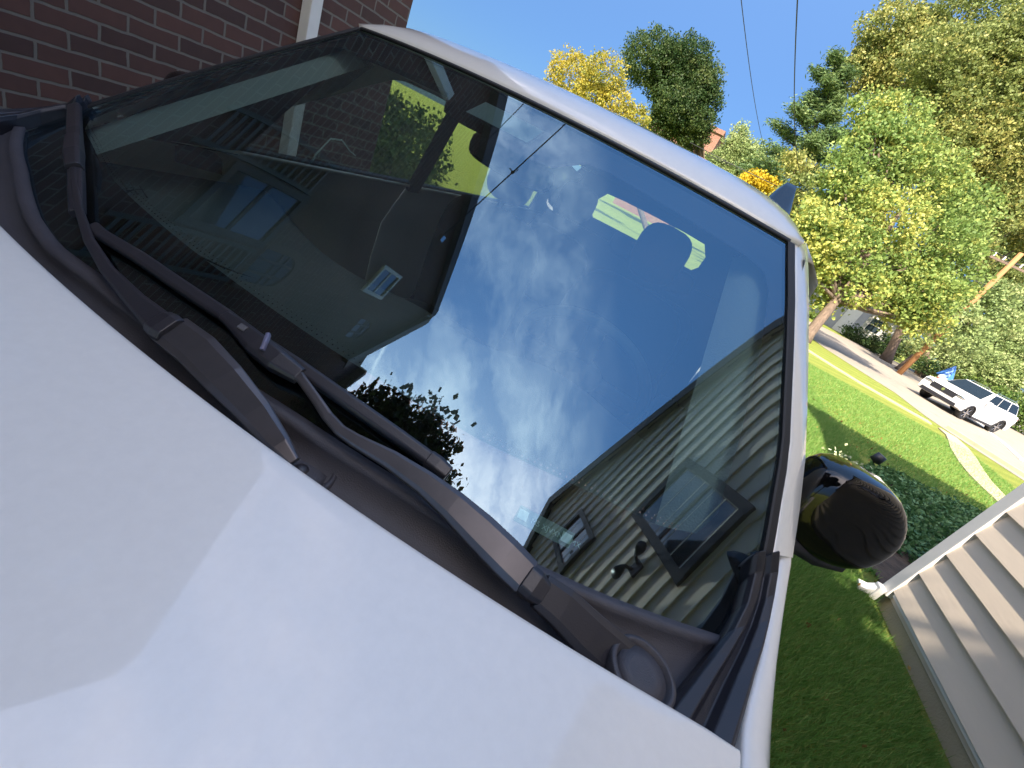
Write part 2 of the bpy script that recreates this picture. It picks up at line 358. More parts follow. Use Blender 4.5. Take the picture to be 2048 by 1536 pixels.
def tree(name, base, blobs, mat, label, dens=60, size=.16, trunk_r=.18, group=None, cat='tree', limbs=True, hollow=.5, trunkmat=None, lean=None):
    rt = root(name, base, label, cat, group); base = Vector(base)
    if len(blobs) > 6 and name != 'magnolia_tree':
        B = [np.array(b[:3]) for b in blobs]; ex_ = []
        for i in range(len(B)):
            d = sorted(range(len(B)), key=lambda j: float(np.linalg.norm(B[i]-B[j])))[1:4]
            for j in random.sample(d, 2):
                k = random.uniform(.35,.65); p = B[i]*(1-k)+B[j]*k; ex_.append((float(p[0]), float(p[1])+random.uniform(-.3,1.2), float(p[2]), .75*min(blobs[i][3], blobs[j][3])))
        blobs = list(blobs)+ex_
    ctr = Vector(np.mean([b[:3] for b in blobs], axis=0)); topz = max(b[2] for b in blobs)
    top = Vector((ctr.x, ctr.y, ctr.z+.35*(topz-ctr.z))) if lean is None else Vector(lean)
    mid = base.lerp(top, .5)+Vector((random.uniform(-.2,.2), random.uniform(-.2,.2), 0))
    parts = [tubeVF([base-Vector((0,0,.1)), base.lerp(mid,.12), base.lerp(mid,.55), mid, mid.lerp(top,.6), top], [trunk_r*1.5, trunk_r, trunk_r*.85, trunk_r*.7, trunk_r*.4, trunk_r*.12], 9)]
    if limbs:
        for b in blobs:
            p = Vector(b[:3]); k = min(.85, max(.3, (p.z-base.z)/(topz-base.z+.01)*.6)); s = base.lerp(mid, k*2) if k < .5 else mid.lerp(top, (k-.5)*2)
            m_ = s.lerp(p, .5)+Vector((0,0,-.1*b[3]))
            parts.append(tubeVF([s, m_, p], [trunk_r*.42, trunk_r*.26, trunk_r*.08], 6))
    V, F = joinVF(*parts); mk('trunk', V, F, trunkmat or MT['bark'], rt, True)
    V, n, t = crown(blobs, dens, size, hollow); fastmesh('crown', V, n, 4, mat, rt, t)
    return rt
def PB(px, py, rpx, Y, sq=.85):                # crown lobe: where the sight line reaches the distance Y, with its real radius
    p = AY(px, py, Y); dep = float((p-CAM) @ RM[:,1]); return (float(p[0]), float(p[1]), float(p[2]), rpx*dep/FPX, sq)
def base_at(px, py, Y, z=None):
    p = AY(px, py, Y); return (float(p[0]), float(p[1]), float(ground_z(p[0], p[1])) if z is None else z)
def ground_z(x, y):
    # the land lies flat around the houses and climbs gently beyond the street
    t = max(0, y-36); return min(t*.012, .6)

# ================================================================== GROUND
def lawnmat():
    m, n, l, b = newmat('lawn')
    t = n.new('ShaderNodeTexCoord')
    a = n.new('ShaderNodeTexNoise'); a.inputs['Scale'].default_value = 55; a.inputs['Detail'].default_value = 8; a.inputs['Roughness'].default_value = .8
    c = n.new('ShaderNodeTexNoise'); c.inputs['Scale'].default_value = .9; c.inputs['Detail'].default_value = 5
    w = n.new('ShaderNodeTexWave'); w.inputs['Scale'].default_value = .55; w.inputs['Distortion'].default_value = 1.2; w.inputs['Detail'].default_value = 2
    mpp = n.new('ShaderNodeMapping'); mpp.inputs['Rotation'].default_value = (0,0,R_(62)); l.new(t.outputs['Object'], mpp.inputs[0]); l.new(mpp.outputs[0], w.inputs[0])
    for q in (a, c): l.new(t.outputs['Object'], q.inputs[0])
    r = n.new('ShaderNodeValToRGB'); r.color_ramp.elements[0].color = (.135,.205,.045,1); r.color_ramp.elements[1].color = (.31,.30,.10,1); r.color_ramp.elements[0].position = .35; r.color_ramp.elements[1].position = .7
    l.new(a.outputs[0], r.inputs[0])
    r2 = n.new('ShaderNodeValToRGB'); r2.color_ramp.elements[0].color = (.82,.9,.7,1); r2.color_ramp.elements[1].color = (1.25,1.12,.9,1); l.new(c.outputs[0], r2.inputs[0])
    x = n.new('ShaderNodeMix'); x.data_type = 'RGBA'; x.blend_type = 'MULTIPLY'; x.inputs[0].default_value = 1; l.new(r.outputs[0], x.inputs[6]); l.new(r2.outputs[0], x.inputs[7])
    r3 = n.new('ShaderNodeValToRGB'); r3.color_ramp.elements[0].color = (.88,.92,.85,1); r3.color_ramp.elements[1].color = (1.08,1.06,1,1); l.new(w.outputs[0], r3.inputs[0])
    y = n.new('ShaderNodeMix'); y.data_type = 'RGBA'; y.blend_type = 'MULTIPLY'; y.inputs[0].default_value = 1; l.new(x.outputs[2], y.inputs[6]); l.new(r3.outputs[0], y.inputs[7])
    l.new(y.outputs[2], b.inputs['Base Color']); b.inputs['Roughness'].default_value = .95; b.inputs['Specular IOR Level'].default_value = .1
    bp = n.new('ShaderNodeBump'); bp.inputs['Strength'].default_value = .9; bp.inputs['Distance'].default_value = .04; l.new(a.outputs[0], bp.inputs['Height']); l.new(bp.outputs[0], b.inputs['Normal'])
    return m
xs = [-600,-200,-80,-40,-20,-10,0,10,20,30,40,60,80,120,250,600]; ys = [-300,-100,-40,-20,-10,0,10,20,30,36,42,50,60,75,90,120,200,400,900]
V, F = grid([[(x, y, ground_z(x, y)) for x in xs] for y in ys]); meta(mk('lawn', V, F, lawnmat()), kind='structure')
def sheet(name, poly, z, mat, thick=0):
    V = [(p[0], p[1], z+ground_z(p[0], p[1])) for p in poly]; me = bpy.data.meshes.new(name); bm = bmesh.new()
    f = bm.faces.new([bm.verts.new(v) for v in V]); bmesh.ops.triangulate(bm, faces=[f])
    bmesh.ops.recalc_face_normals(bm, faces=bm.faces)
    if sum(q.normal.z for q in bm.faces) < 0: bmesh.ops.reverse_faces(bm, faces=bm.faces)
    if thick:
        bound = [e for e in bm.edges if e.is_boundary]; r = bmesh.ops.extrude_edge_only(bm, edges=bound)
        for v in [g for g in r['geom'] if isinstance(g, bmesh.types.BMVert)]: v.co.z -= thick
    bm.to_mesh(me); bm.free(); return meta(link(name, me, mat), kind='structure')
sheet('driveway', [(-1.55,-9),(1.45,-9),(1.45,9.5),(1.9,16.5),(-2.2,17.5),(-1.55,9.5)], .006, MT['drive'])
near_edge = [G(*p)[:2] for p in ((1560,625),(1612,668),(1650,697),(1720,742),(1790,786),(1850,832),(1900,866),(1960,905),(2048,962),(2120,1010))]
far_edge = [G(*p)[:2] for p in ((2250,940),(2130,880),(2060,842),(1990,800),(1930,778),(1880,768),(1855,778),(1791,747),(1745,713),(1710,690),(1680,672),(1640,652),(1600,636))]
sheet('road', [tuple(p) for p in near_edge]+[(40,8),(60,18)]+[tuple(p) for p in far_edge if p[1] < 90 and p[0] < 90], .008, MT['asphalt'])
zp = lambda a, b: G(1700+a/5.885, 850+b/5.885)[:2]
path = [zp(*q) for q in ((1030,38),(1120,120),(1145,180),(1170,275),(1270,440),(1390,590),(1540,740),(1700,890),(1790,1000),(1900,1100))]+[zp(*q) for q in ((2060,1090),(1960,1000),(1880,930),(1800,830),(1650,670),(1560,540),(1470,390),(1390,290),(1250,160),(1060,48))]
sheet('path', [tuple(p) for p in path], .03, MT['concrete'], .05)
def strip(name, px, w, z, mat, thick=0):
    P = [Vector((*G(*q)[:2], 0)) for q in px]; A = []; B = []
    for i, p in enumerate(P):
        t = (P[min(i+1,len(P)-1)]-P[max(i-1,0)]).normalized(); n = Vector((-t.y, t.x, 0)); A.append(p+n*w/2); B.append(p-n*w/2)
    return sheet(name, [(p.x,p.y) for p in A]+[(p.x,p.y) for p in B[::-1]], z, mat, thick)
strip('sidewalk', ((1590,686),(1605,695),(1660,730),(1720,767),(1765,793),(1815,822),(1858,846)), .32, .035, MT['concrete'], .05)
strip('kerb', ((1895,858),(1930,880),(1985,915),(2048,955),(2100,985)), .35, .10, MT['concrete'], .12)
strip('kerb_line', ((1955,845),(1985,870),(2010,890),(2048,925)), .28, .03, pm('pale_concrete', (.62,.60,.55), .9), .02)

# soil bed and ground cover beside the house corner
bed = [(2.80,3.0),(2.72,3.4),(2.78,3.9),(2.95,4.5),(3.2,5.2),(3.6,5.9),(4.2,6.4),(5.0,6.7),(6.2,7.0),(7.5,7.1),(7.5,2.75),(2.8,2.75)]
sheet('planting_bed', bed, .014, MT['soil'])
def inpoly(x, y, poly):
    c = False; j = len(poly)-1
    for i in range(len(poly)):
        xi, yi = poly[i]; xj, yj = poly[j]
        if (yi > y) != (yj > y) and x < (xj-xi)*(y-yi)/(yj-yi)+xi: c = not c
        j = i
    return c
pts = rng.uniform((2.5,2.75), (7.4,7.4), (64000,2)); keep = np.array([inpoly(a, b, bed) for a, b in pts]) & (rng.uniform(0,1,len(pts)) < .9)
pts = pts[keep]; bare = (np.hypot(pts[:,0]-3.0, pts[:,1]-3.3) < .42); pts = pts[~bare]
hgt = .02*np.sin(pts[:,0]*3.1)*np.sin(pts[:,1]*2.7)+.09*rng.uniform(0,1,len(pts))**1.5
cc = np.stack([pts[:,0], pts[:,1], np.clip(.02+hgt, .015, .2)], 1)
V, n, t = leaves(cc, .048, asp=.7, flat=.35); meta(fastmesh('ground_cover', V, n, 4, LEAF['ivy'], None, t), kind='stuff')
def blades(n, x0, x1, y0, y1, h, w, test=None):
    p = rng.uniform((x0,y0), (x1,y1), (n,2))
    if test is not None: p = p[test(p)]
    n = len(p); a = rng.uniform(0, 2*math.pi, n); l = rng.normal(0, .35, (n,2))*h; hh = h*rng.uniform(.5, 1.3, n)
    d = np.stack([np.cos(a)*w/2, np.sin(a)*w/2], 1); V = np.zeros((n,3,3)); V[:,0,:2] = p-d; V[:,1,:2] = p+d; V[:,2,:2] = p+l; V[:,2,2] = hh
    return V.reshape(-1,3), n
okk = lambda p: ~np.array([inpoly(a, b, bed) for a, b in p])
a1 = blades(70000, 1.5, 2.62, .1, 3.4, .055, .005, okk); a2 = blades(90000, 1.5, 3.6, 3.0, 9.5, .055, .007, okk); a3 = blades(60000, 3.4, 8.5, 6.4, 13, .05, .010, okk)
V = np.concatenate([a1[0], a2[0], a3[0]]); n = a1[1]+a2[1]+a3[1]
meta(fastmesh('grass', V, n, 3, LEAF['grass'], None, rng.beta(2,2.4,n)), kind='stuff')

# ================================================================== OWN CAR
car = root('parked_car', (0,0,0), 'silver white car filling the frame, seen over its bonnet with wipers and blue reflecting windscreen', 'car')
NU = 48
def pathUV(pix, h=0): return [guv(*p, h) for p in pix]
bot_px = [(47,262),(51,346),(74,440),(117,502),(203,565),(350,680),(500,783),(588,838),(800,975),(1045,1130),(1200,1200),(1350,1255),(1440,1283)]
buv = pathUV(bot_px); bu = [q[0] for q in buv]; bv = [q[1] for q in buv]
def vbot(u): return float(np.interp(u, bu, bv))
sv = [0.0,.025,.098,.181,.272,.386,.644,.799,.994,1.0]; su = [.985,.998,1.026,1.035,1.040,1.048,1.030,1.016,.990,.990]
def uside(v): return float(np.interp(v, sv, su))
# windscreen
rows = []
for j in range(25):
    v = j/24; us = uside(v); rows.append([S(us*(2*i/NU-1), v if v > 0 else vbot(us*(2*i/NU-1))) for i in range(NU+1)])
V, F = grid(rows); ws = mk('windshield', V, F, MT['glass'], car, True)
# black printed border under the glass: outer ring to inner opening
def ring(outer, inner, n, h):
    def res(P, k):
        P = np.array(P+[P[0]]); d = np.r_[0, np.cumsum(np.hypot(*np.diff(P, axis=0).T))]; s = np.linspace(0, d[-1], k, endpoint=False)
        return np.stack([np.interp(s, d, P[:,0]), np.interp(s, d, P[:,1])], 1)
    cen = np.array([0., .5])
    def byang(P):
        Q = res(P, 2000); a = np.arctan2((Q[:,1]-cen[1])*2, Q[:,0]-cen[0]); o = np.argsort(a); a = a[o]; Q = Q[o]
        t = np.linspace(-math.pi, math.pi, n, endpoint=False); idx = np.searchsorted(a, t) % len(a); return Q[idx]
    A = byang(outer); B = byang(inner); V = []; F = []; m = 7
    for i in range(n):
        for k in range(m): q = A[i]+(B[i]-A[i])*k/(m-1); V.append(Sh(q[0], q[1], h))
    for i in range(n):
        for k in range(m-1): F.append((i*m+k, i*m+k+1, ((i+1) % n)*m+k+1, ((i+1) % n)*m+k))
    return V, F
outer = [(-.985,0)]+[(-1+.1*i, vbot(-1+.1*i)) for i in range(1,20)]+[(.985,0)]+[(uside(v), v) for v in (.1,.2,.4,.6,.8)]+[(.99,1)]+[(.99-.099*i, 1.0) for i in range(1,20)]+[(-.99,1)]+[(-uside(v), v) for v in (.8,.6,.4,.2,.1)]
half = [(0,.128),(.3,.126),(.5,.124),(.7,.134),(.83,.134),(.90,.15),(.932,.20),(.95,.38),(.962,.62),(.955,.80),(.93,.85),(.86,.872),(.60,.885),(.36,.893),(.27,.88),(.22,.80),(.12,.785),(0,.785)]
inner = half+[(-a, b) for a, b in half[::-1][1:-1]]
V, F = ring(outer, inner, 560, -.004); fr = mk('glass_border', V, F, MT['frit'], car, True)
# small light aperture in the sensor area
mk('sensor_window', *grid([[Sh(-.16+.05*i, .84+.02*j, -.003) for i in range(6)] for j in range(5)]), pm('sensor_grey', (.16,.19,.19), .5), car)
# dotted edge of the border (rows of small dots)
dv = []; df = []
for i in range(150):
    for r_ in range(2):
        u = -.86+1.72*i/149+.003*r_; v = float(np.interp(abs(u), [0,.3,.5,.7,.83], [.128,.126,.124,.134,.134]))+.007+.007*r_; k = len(dv)
        rad = .0011-.0003*r_
        dv += [Sh(u, v, -.004)+np.array([rad*math.cos(a), 0, 0])+(S(u,v+.01)-S(u,v))/np.linalg.norm(S(u,v+.01)-S(u,v))*rad*math.sin(a) for a in (0,1.05,2.1,3.14,4.2,5.24)]
        df.append(tuple(range(k, k+6)))
mk('border_dots', dv, df, MT['frit'], car)
# rubber gasket along top and sides
def gasket(uvs, w=.006, h=.002): 
    P = [Sh(u, v, h) for u, v in uvs]; return barVF(P, [w*2]*len(P), [.006]*len(P), [SNrm(*q) for q in uvs])
g1 = gasket([(-.99+.033*i, 1.006) for i in range(61)], .005)
g2 = gasket([(uside(v)+.006, v) for v in np.linspace(.15,1.0,14)], .008); g3 = gasket([(-uside(v)-.006, v) for v in np.linspace(.15,1.0,14)], .008)
mk('window_seal', *joinVF(g1, g2, g3), MT['rubber'], car)
# bonnet
def yh(x): return -.231+.19*x*x
def zh(x): return 1.155-.055*x*x-(max(0, abs(x)-.66)**2)*1.2
HX = np.linspace(-.725,.725,41); HT = [0,.004,.02,.06,.12,.2,.3,.42,.56,.7,.85,1.0,1.12,1.2,1.26]
def hz(x, t): return zh(x)-.05*t-.10*t*t-(max(0,t-1.0)**2)*1.8
rows = [[(x, yh(x)+.004, zh(x)-.028) for x in HX], [(x, yh(x)+.003, zh(x)-.006) for x in HX]]
rows += [[(x*(1-.06*t), yh(x)-t, hz(x, t)+ (.0 if t>.003 else -.0015)) for x in HX] for t in HT]
V, F = grid(rows); hood = mk('hood', V, F, MT['paint'], car, True)
# cowl panel between bonnet and glass
NX = 61; xs_ = np.linspace(-.76,.76,NX)
def gb(x):
    u = x/WLO; u = max(-1.03, min(1.03, u)); p = Sh(u, vbot(max(-.985,min(.985,u))), .003); return np.array([x, p[1], p[2]])
rows = []
for f_, dz in ((-.35,-.05),(0,-.045),(.25,-.030),(.55,-.020),(.80,-.012)):
    r = []
    for x in xs_:
        g_ = gb(x); a = np.array([x, yh(x), zh(x)]); y = a[1]+(g_[1]-a[1])*f_; r.append((x, y, g_[2]+dz if f_ > 0 else min(g_[2], zh(x))+dz))
    rows.append(r)
rows.append([tuple(gb(x)+np.array([0,-.012,-.002])) for x in xs_]); rows.append([tuple(gb(x)+np.array([0,-.010,.004])) for x in xs_])
rows.append([tuple(gb(x)+np.array([0,.004,.0055])) for x in xs_]); rows.append([tuple(gb(x)+np.array([0,.006,.000])) for x in xs_])
V, F = grid(rows); cw = mk('cowl_panel', V, F, MT['cowl'], car, True)
def cap(px, py, r):
    c = G(px, py, 1.118); parts = []
    ringp = []
    for rr, z in ((r*1.35,-.012),(r*1.35,.002),(r*1.15,.003),(r*1.12,-.006),(r,-.006),(r*.98,.000),(r*.5,.001),(.0001,.001)):
        ringp.append([(c[0]+rr*math.cos(a), c[1]+rr*math.sin(a), c[2]+z) for a in np.linspace(0, 2*math.pi, 33)])
    mk('pivot_cap', *grid(ringp), MT['cowl'], car, True)
cap(604,938,.026); cap(1285,1345,.026)
# wipers
def pw(px, r=None): return px
def bar_on(name, spec, mat, par):
    """spec: px, py, height above glass, width px, thickness m"""
    P = []; Wd = []; T = []; N = []
    for px_, py_, h, wpx, th in spec:
        u, v = guv(px_, py_, h); p = Sh(u, v, h); dep = float((p-CAM) @ RM[:,1]); P.append(p); Wd.append(wpx*dep/FPX); T.append(th); N.append(SNrm(u, v))
    return bev(mk(name, *barVF(P, Wd, T, N), mat, par), .0012, 2, 30)
w1 = mk('wiper', *joinVF(sphereVF(OG(1290,1366,.006), (.014,.014,.006))), MT['armbk'], car)
PO[w1.name] = (0,0,0)
bar_on('wiper_arm', [(1285,1352,.020,86,.010),(1240,1322,.026,92,.012),(1180,1270,.030,88,.013),(1125,1215,.033,80,.013),(1080,1180,.034,70,.013)], MT['armbk'], w1)
bar_on('hinge', [(1085,1188,.036,50,.020),(1066,1170,.037,62,.022),(1048,1153,.036,62,.020)], MT['armbk'], w1)
bar_on('wiper_arm', [(1052,1155,.036,74,.016),(1010,1112,.036,76,.015),(960,1062,.034,72,.013),(905,1010,.032,60,.012),(850,965,.030,48,.010),(780,918,.027,38,.008),(710,880,.025,28,.006),(680,860,.024,24,.005),(655,832,.023,22,.005),(630,795,.022,20,.005),(603,758,.021,20,.005),(585,742,.020,30,.005)], MT['arm'], w1)
bar_on('blade_clip', [(450,632,.016,24,.010),(478,655,.018,34,.013),(515,690,.020,46,.016),(555,722,.020,46,.016),(600,752,.018,34,.012)], MT['armbk'], w1)
bar_on('clip_release', [(537,668,.030,9,.006),(530,686,.032,9,.006),(524,700,.030,9,.006)], pm('grey_clip', (.16,.16,.24), .35), w1)
bar_on('clip_mark', [(478,650,.027,13,.002),(492,659,.027,13,.002)], pm('clip_grey', (.11,.105,.11), .6), w1)
bar_on('wiper_blade', [(186,452,.012,22,.008),(205,470,.013,24,.010),(280,515,.013,26,.011),(360,570,.013,27,.011),(450,630,.013,28,.011),(520,683,.013,30,.011),(600,735,.013,30,.011),(700,805,.013,30,.011),(800,875,.013,30,.011),(862,920,.013,30,.011)], MT['armbk'], w1)
bar_on('blade_rubber', [(186,458,.004,6,.010),(280,522,.004,6,.010),(450,640,.004,6,.010),(600,748,.004,6,.010),(862,936,.004,6,.010)], MT['rubber'], w1)
bar_on('blade_end', [(856,916,.014,34,.014),(875,930,.014,36,.014),(897,948,.014,30,.011)], MT['armbk'], w1)
w2 = mk('wiper', *joinVF(sphereVF(OG(602,940,.004), (.008,.008,.005))), MT['armbk'], car); PO[w2.name] = (0,0,0)
bar_on('wiper_arm', [(588,925,.020,26,.008),(560,890,.024,44,.010),(510,825,.029,62,.012),(450,758,.032,74,.013),(395,700,.033,76,.013),(342,660,.033,72,.013)], MT['arm'], w2)
bar_on('hinge', [(345,664,.036,60,.020),(332,655,.037,64,.020),(318,646,.035,58,.018)], MT['armbk'], w2)
bar_on('wiper_arm', [(322,648,.030,52,.012),(270,600,.026,36,.010),(215,540,.022,24,.008),(178,480,.018,18,.006),(158,420,.017,14,.005),(148,360,.017,12,.005),(145,310,.018,12,.005)], MT['armbk'], w2)
bar_on('wiper_blade', [(148,212,.013,22,.010),(148,260,.013,24,.011),(150,310,.013,25,.011),(152,370,.013,26,.011),(154,426,.013,24,.011)], MT['armbk'], w2)
bar_on('blade_clip', [(146,275,.018,26,.014),(146,305,.020,30,.016),(148,335,.018,26,.014)], MT['armbk'], w2)
# corner moldings at the foot of the pillars (driver side traced, other side mirrored)
def mold(sx, nm='corner_molding'):
    inn = [(1508,1108,1.188),(1500,1150,1.166),(1485,1210,1.148),(1455,1265,1.131),(1415,1315,1.121),(1372,1368,1.113),(1325,1425,1.106),(1270,1500,1.100)]
    out = [(1556,1108,1.186),(1553,1150,1.166),(1546,1195,1.150),(1537,1245,1.138),(1524,1300,1.128),(1508,1352,1.121),(1488,1425,1.115),(1462,1515,1.108)]
    A = [G(*q) for q in inn]; B = [G(*q) for q in out]; rows = []
    for a, b in zip(A, B):
        t = np.array([0,0,1.]); L = lambda k, h: a*(1-k)+b*k+t*h
        rows.append([a-t*.025, a-t*.002, L(.10,.006), L(.34,.008), L(.44,-.003), L(.60,-.005), L(.70,.004), L(.92,.008), b+t*.002, b-t*.03])
    e = rows[0]; rows = [[q+np.array([0,.006,-.012]) for q in e]]+rows
    V, F = grid(rows); n = len(e); F.append(tuple(range(n))); V = [(sx*p[0], p[1], p[2]) for p in V]; return bev(mk(nm, V, F, MT['black'], car), .003, 3, 25)
mold(1); mold(-1)
# A pillars: inner edge on the glass, outer silhouette, then down to the door line
vs = [.165,.27,.386,.5,.644,.8,.9,.97,1.0]
sil = [(1568,1105),(1582,1020),(1590,930),(1596,850),(1600,740),(1604,620),(1604,560),(1603,520),(1598,492)]
def pillar(sx):
    rows = []
    for v, s in zip(vs, sil):
        a = Sh(uside(v)+.012, v, .004); xo = a[0]+.050+.020*(1-v); b = on(s[0], s[1], xo, 0)
        m_ = (a+b)/2+np.array([.012,-.008,.012]); c = b+np.array([.012,.03,-.03]); d = b+np.array([.0,.06,-.06])
        rows.append([a-np.array([.004,0,.008]), a, a*.8+m_*.2+np.array([0,0,.003]), m_, m_*.4+b*.6+np.array([.004,-.003,.003]), b, c, d])
    V, F = grid(rows); V = [(sx*p[0], p[1], p[2]) for p in V]; return mk('a_pillar', V, F, MT['paint'], car, True), rows
_, PR = pillar(1); pillar(-1)
# roof: header from the top of the glass, crowning back to the tail
RY = [0,.015,.05,.12,.22,.36,.6,.9,1.3,1.7,2.1,2.35,2.5]
RZ = [0,.004,.027,.050,.067,.080,.088,.086,.082,.070,.046,.018,-.02]
rows = []
for dy, dz in zip(RY, RZ):
    r = []; wdt = .60+.045*min(1, dy/.5)
    for i in range(41):
        u = -1+2*i/40; e = 1-abs(u)**12
        p = S(u*.985, 1.0); x = u*(abs(p[0]/.985/u)+0 if abs(u) > .02 else .59) if dy < .01 else u*wdt
        y0 = YR-ST*(1-u*u); fade = max(0, 1-dy/1.2)
        y = YR+dy-ST*(1-u*u)*fade
        z = ZU+.016*(1-u*u)+dz*(.45+.55*e) - .012*(abs(u)**10)*(min(1, dy*5))+.012
        r.append((x, y, z if dy > .01 else p[2]+.004))
    rows.append(r)
V, F = grid(rows); rf_ = solid(mk('roof', V, F, MT['paint'], car, True), .02)
# roof side rails
def rail(sx):
    a = [tuple(PR[-1][k]) for k in (1,3,5,6)]; rows = [a]
    for dy, dz in ((.08,.012),(.22,.025),(.5,.036),(.9,.040),(1.4,.032),(1.9,.008),(2.3,-.03),(2.45,-.06)):
        b = [(.60+.045*min(1,dy/.5)-.01, YR+dy-.02, ZU+dz-.02), (.655, YR+dy, ZU+dz-.022), (.685, YR+dy, ZU+dz-.05), (.69, YR+dy, ZU+dz-.085)]; rows.append(b)
    V, F = grid(rows); V = [(sx*p[0], p[1], p[2]) for p in V]; return mk('roof_rail', V, F, MT['paint'], car, True)
rail(1); rail(-1)
# body sides, doors, glass
BELT = 1.135
def sidebody(sx):
    prof = [(.755,BELT+.0),(.797,BELT-.015),(.832,BELT-.10),(.875,.92),(.88,.75),(.87,.55),(.85,.36),(.80,.30)]
    def seg(name, y0, y1, n=5):
        rows = []
        for j in range(n):
            y = y0+(y1-y0)*j/(n-1); k = 0
            rows.append([(sx*(x-.10*max(0,(-y-.5))**2), y, z-.02*max(0,-y)-(.06*max(0,-y-.3)**1.5)) for x, z in prof])
        return solid(mk(name, *grid(rows), MT['paint'], car, True), .01, 0)
    fr_ = []
    for y in (.165,.13,.09,.05,.02,-.01,-.04,-.07,-.10,-.14,-.2,-.3,-.45,-.6,-.75,-.9,-1.05,-1.2,-1.3,-1.38):
        if y > -.12:
            q = lambda L_: float(np.interp(y, [-.12,-.09,-.04,.02,.09,.165], L_)); xi, zi, xo, zo = q([.733,.736,.748,.762,.766,.765]), q([1.112,1.113,1.117,1.122,1.146,1.178]), q([.786,.787,.790,.797,.800,.802]), q([1.080,1.083,1.092,1.100,1.122,1.150])
        else:
            t = -.131-y; xi = .725*(1-.06*max(0,t))+.007; zi = 1.112-.05*t-.10*t*t-(max(0,t-1)**2)*1.8; xo = xi+.055; zo = zi-.03
        k = max(0,(-y-.9))**2*.35
        fr_.append([(xi,zi-.03),(xi,zi-.002),(xi+.004,zi+.001),((xi+xo)/2,(zi+zo)/2+.010),(xo-.006,zo+.006),(xo,zo-.004),(xo+.03,zo-.07),(.868-k,.92),(.88-k,.75),(.87-k,.55),(.85-k,.36)]); fr_[-1] = [(sx*a, y, b) for a, b in fr_[-1]]
    mk('fender', *grid(fr_), MT['paint'], car, True); d1 = seg('front_door', .14, 1.235); d2 = seg('rear_door', 1.245, 2.1); seg('quarter_panel', 2.11, 3.1)
    for d, y in ((d1,1.1),(d2,1.95)):
        hh = mk('handle', *barVF([(sx*.885,y-.1,.98),(sx*.91,y-.07,.985),(sx*.91,y+.04,.985),(sx*.885,y+.07,.98)], [.02]*4, [.012]*4, [(0,0,1)]*4), MT['paint'], d)
    # side glass
    gm_ = MT['tint'] if sx > 0 else MT['side']
    def win(nm, y0, y1, yt0, yt1):
        P = [[(sx*.758, y0+(y1-y0)*i/6, BELT+.0) for i in range(7)], [(sx*.66, yt0+(yt1-yt0)*i/6, 1.49) for i in range(7)]]
        return mk(nm, *grid(P), gm_, car, True)
    win('side_window', .36, 1.20, .66, 1.18); win('side_window', 1.28, 2.08, 1.28, 2.02); win('side_window', 2.16, 2.62, 2.12, 2.45)
    for y, w in ((1.24,.07),(2.11,.07)):
        mk('door_pillar', *joinVF(boxVF(0,0,0,0,0,0)) if 0 else barVF([(sx*.765,y,BELT-.02),(sx*.665,y-.01,1.50)], [w,w], [.03,.03], [(sx*.98,0,.2)]*2), MT['black'], car)
    mk('window_trim', *barVF([(sx*.768,.20,BELT+.004),(sx*.775,1.2,BELT+.006),(sx*.775,2.7,BELT+.006)], [.02]*3, [.02]*3, [(sx,0,.3)]*3), MT['black'], car)
    mk('door_corner_patch', [(sx*.752,.12,BELT-.01),(sx*.762,.44,BELT-.01),(sx*.70,.56,1.33),(sx*.665,.70,1.50),(sx*.62,.60,1.53),(sx*.71,.19,1.2)], [(0,1,2,3,4,5)], MT['black'], car)
    # rear quarter structure
    rows = [[(sx*.77,2.60,BELT-.02),(sx*.77,3.05,BELT-.02)],[(sx*.72,2.55,1.33),(sx*.72,3.02,1.33)],[(sx*.66,2.40,1.50),(sx*.62,2.95,1.48)]]
    solid(mk('quarter_pillar', *grid(rows), MT['paint'], car, True), .02, 0)
    for y in (-.95, 1.95):
        tv = []
        for rr, dx in ((.20,.0),(.31,.0),(.335,.02),(.34,.10),(.335,.18),(.31,.2),(.20,.2)):
            tv.append([(sx*(.87-dx), y+rr*math.cos(a), .34+rr*math.sin(a)) for a in np.linspace(0,2*math.pi,33)])
        wv = mk('wheel', *grid(tv), MT['rubber'], car, True)
        sp = []
        for k in range(5):
            a = 2*math.pi*k/5; sp.append(barVF([(sx*.85, y, .34),(sx*.85, y+.2*math.cos(a), .34+.2*math.sin(a))], [.07,.05], [.02,.02], [(sx,0,0)]*2))
        mk('rim', *joinVF(*sp), MT['chrome'], wv)
sidebody(1); sidebody(-1)
# cabin pillar trims and header, light grey
for sx in (-1, 1):
    rws = [[Sh(sx*(a*(1-.0*v)), v, h) for v in np.linspace(.06,.93,16)] for a, h in ((1.0,-.03),(.95,-.022),(.90,-.026),(.86,-.05))]
    mk('pillar_trim', *grid(rws), MT['liner2'], car, True)
mk('header_trim', *grid([[Sh(u, v, h) for u in np.linspace(-.98,.98,40)] for v, h in ((.99,-.012),(.95,-.02),(.92,-.03))]), MT['liner'], car, True)
# front end
rows = [[(x, yh(x)-1.29-.0*abs(x), z) for x in np.linspace(-.70,.70,15)] for z in (.93,.80,.62,.40,.28)]
mk('bumper', *grid(rows), MT['paint'], car, True)
mk('grille', *joinVF(*[boxVF(-.45,.45,-1.55,-1.528,.60+.05*k,.625+.05*k) for k in range(5)]), MT['black'], car)
for sx in (-1,1): mk('headlight', *sphereVF((sx*.62,-1.44,.80),(.10,.06,.06)), MT['chrome'], car, True)
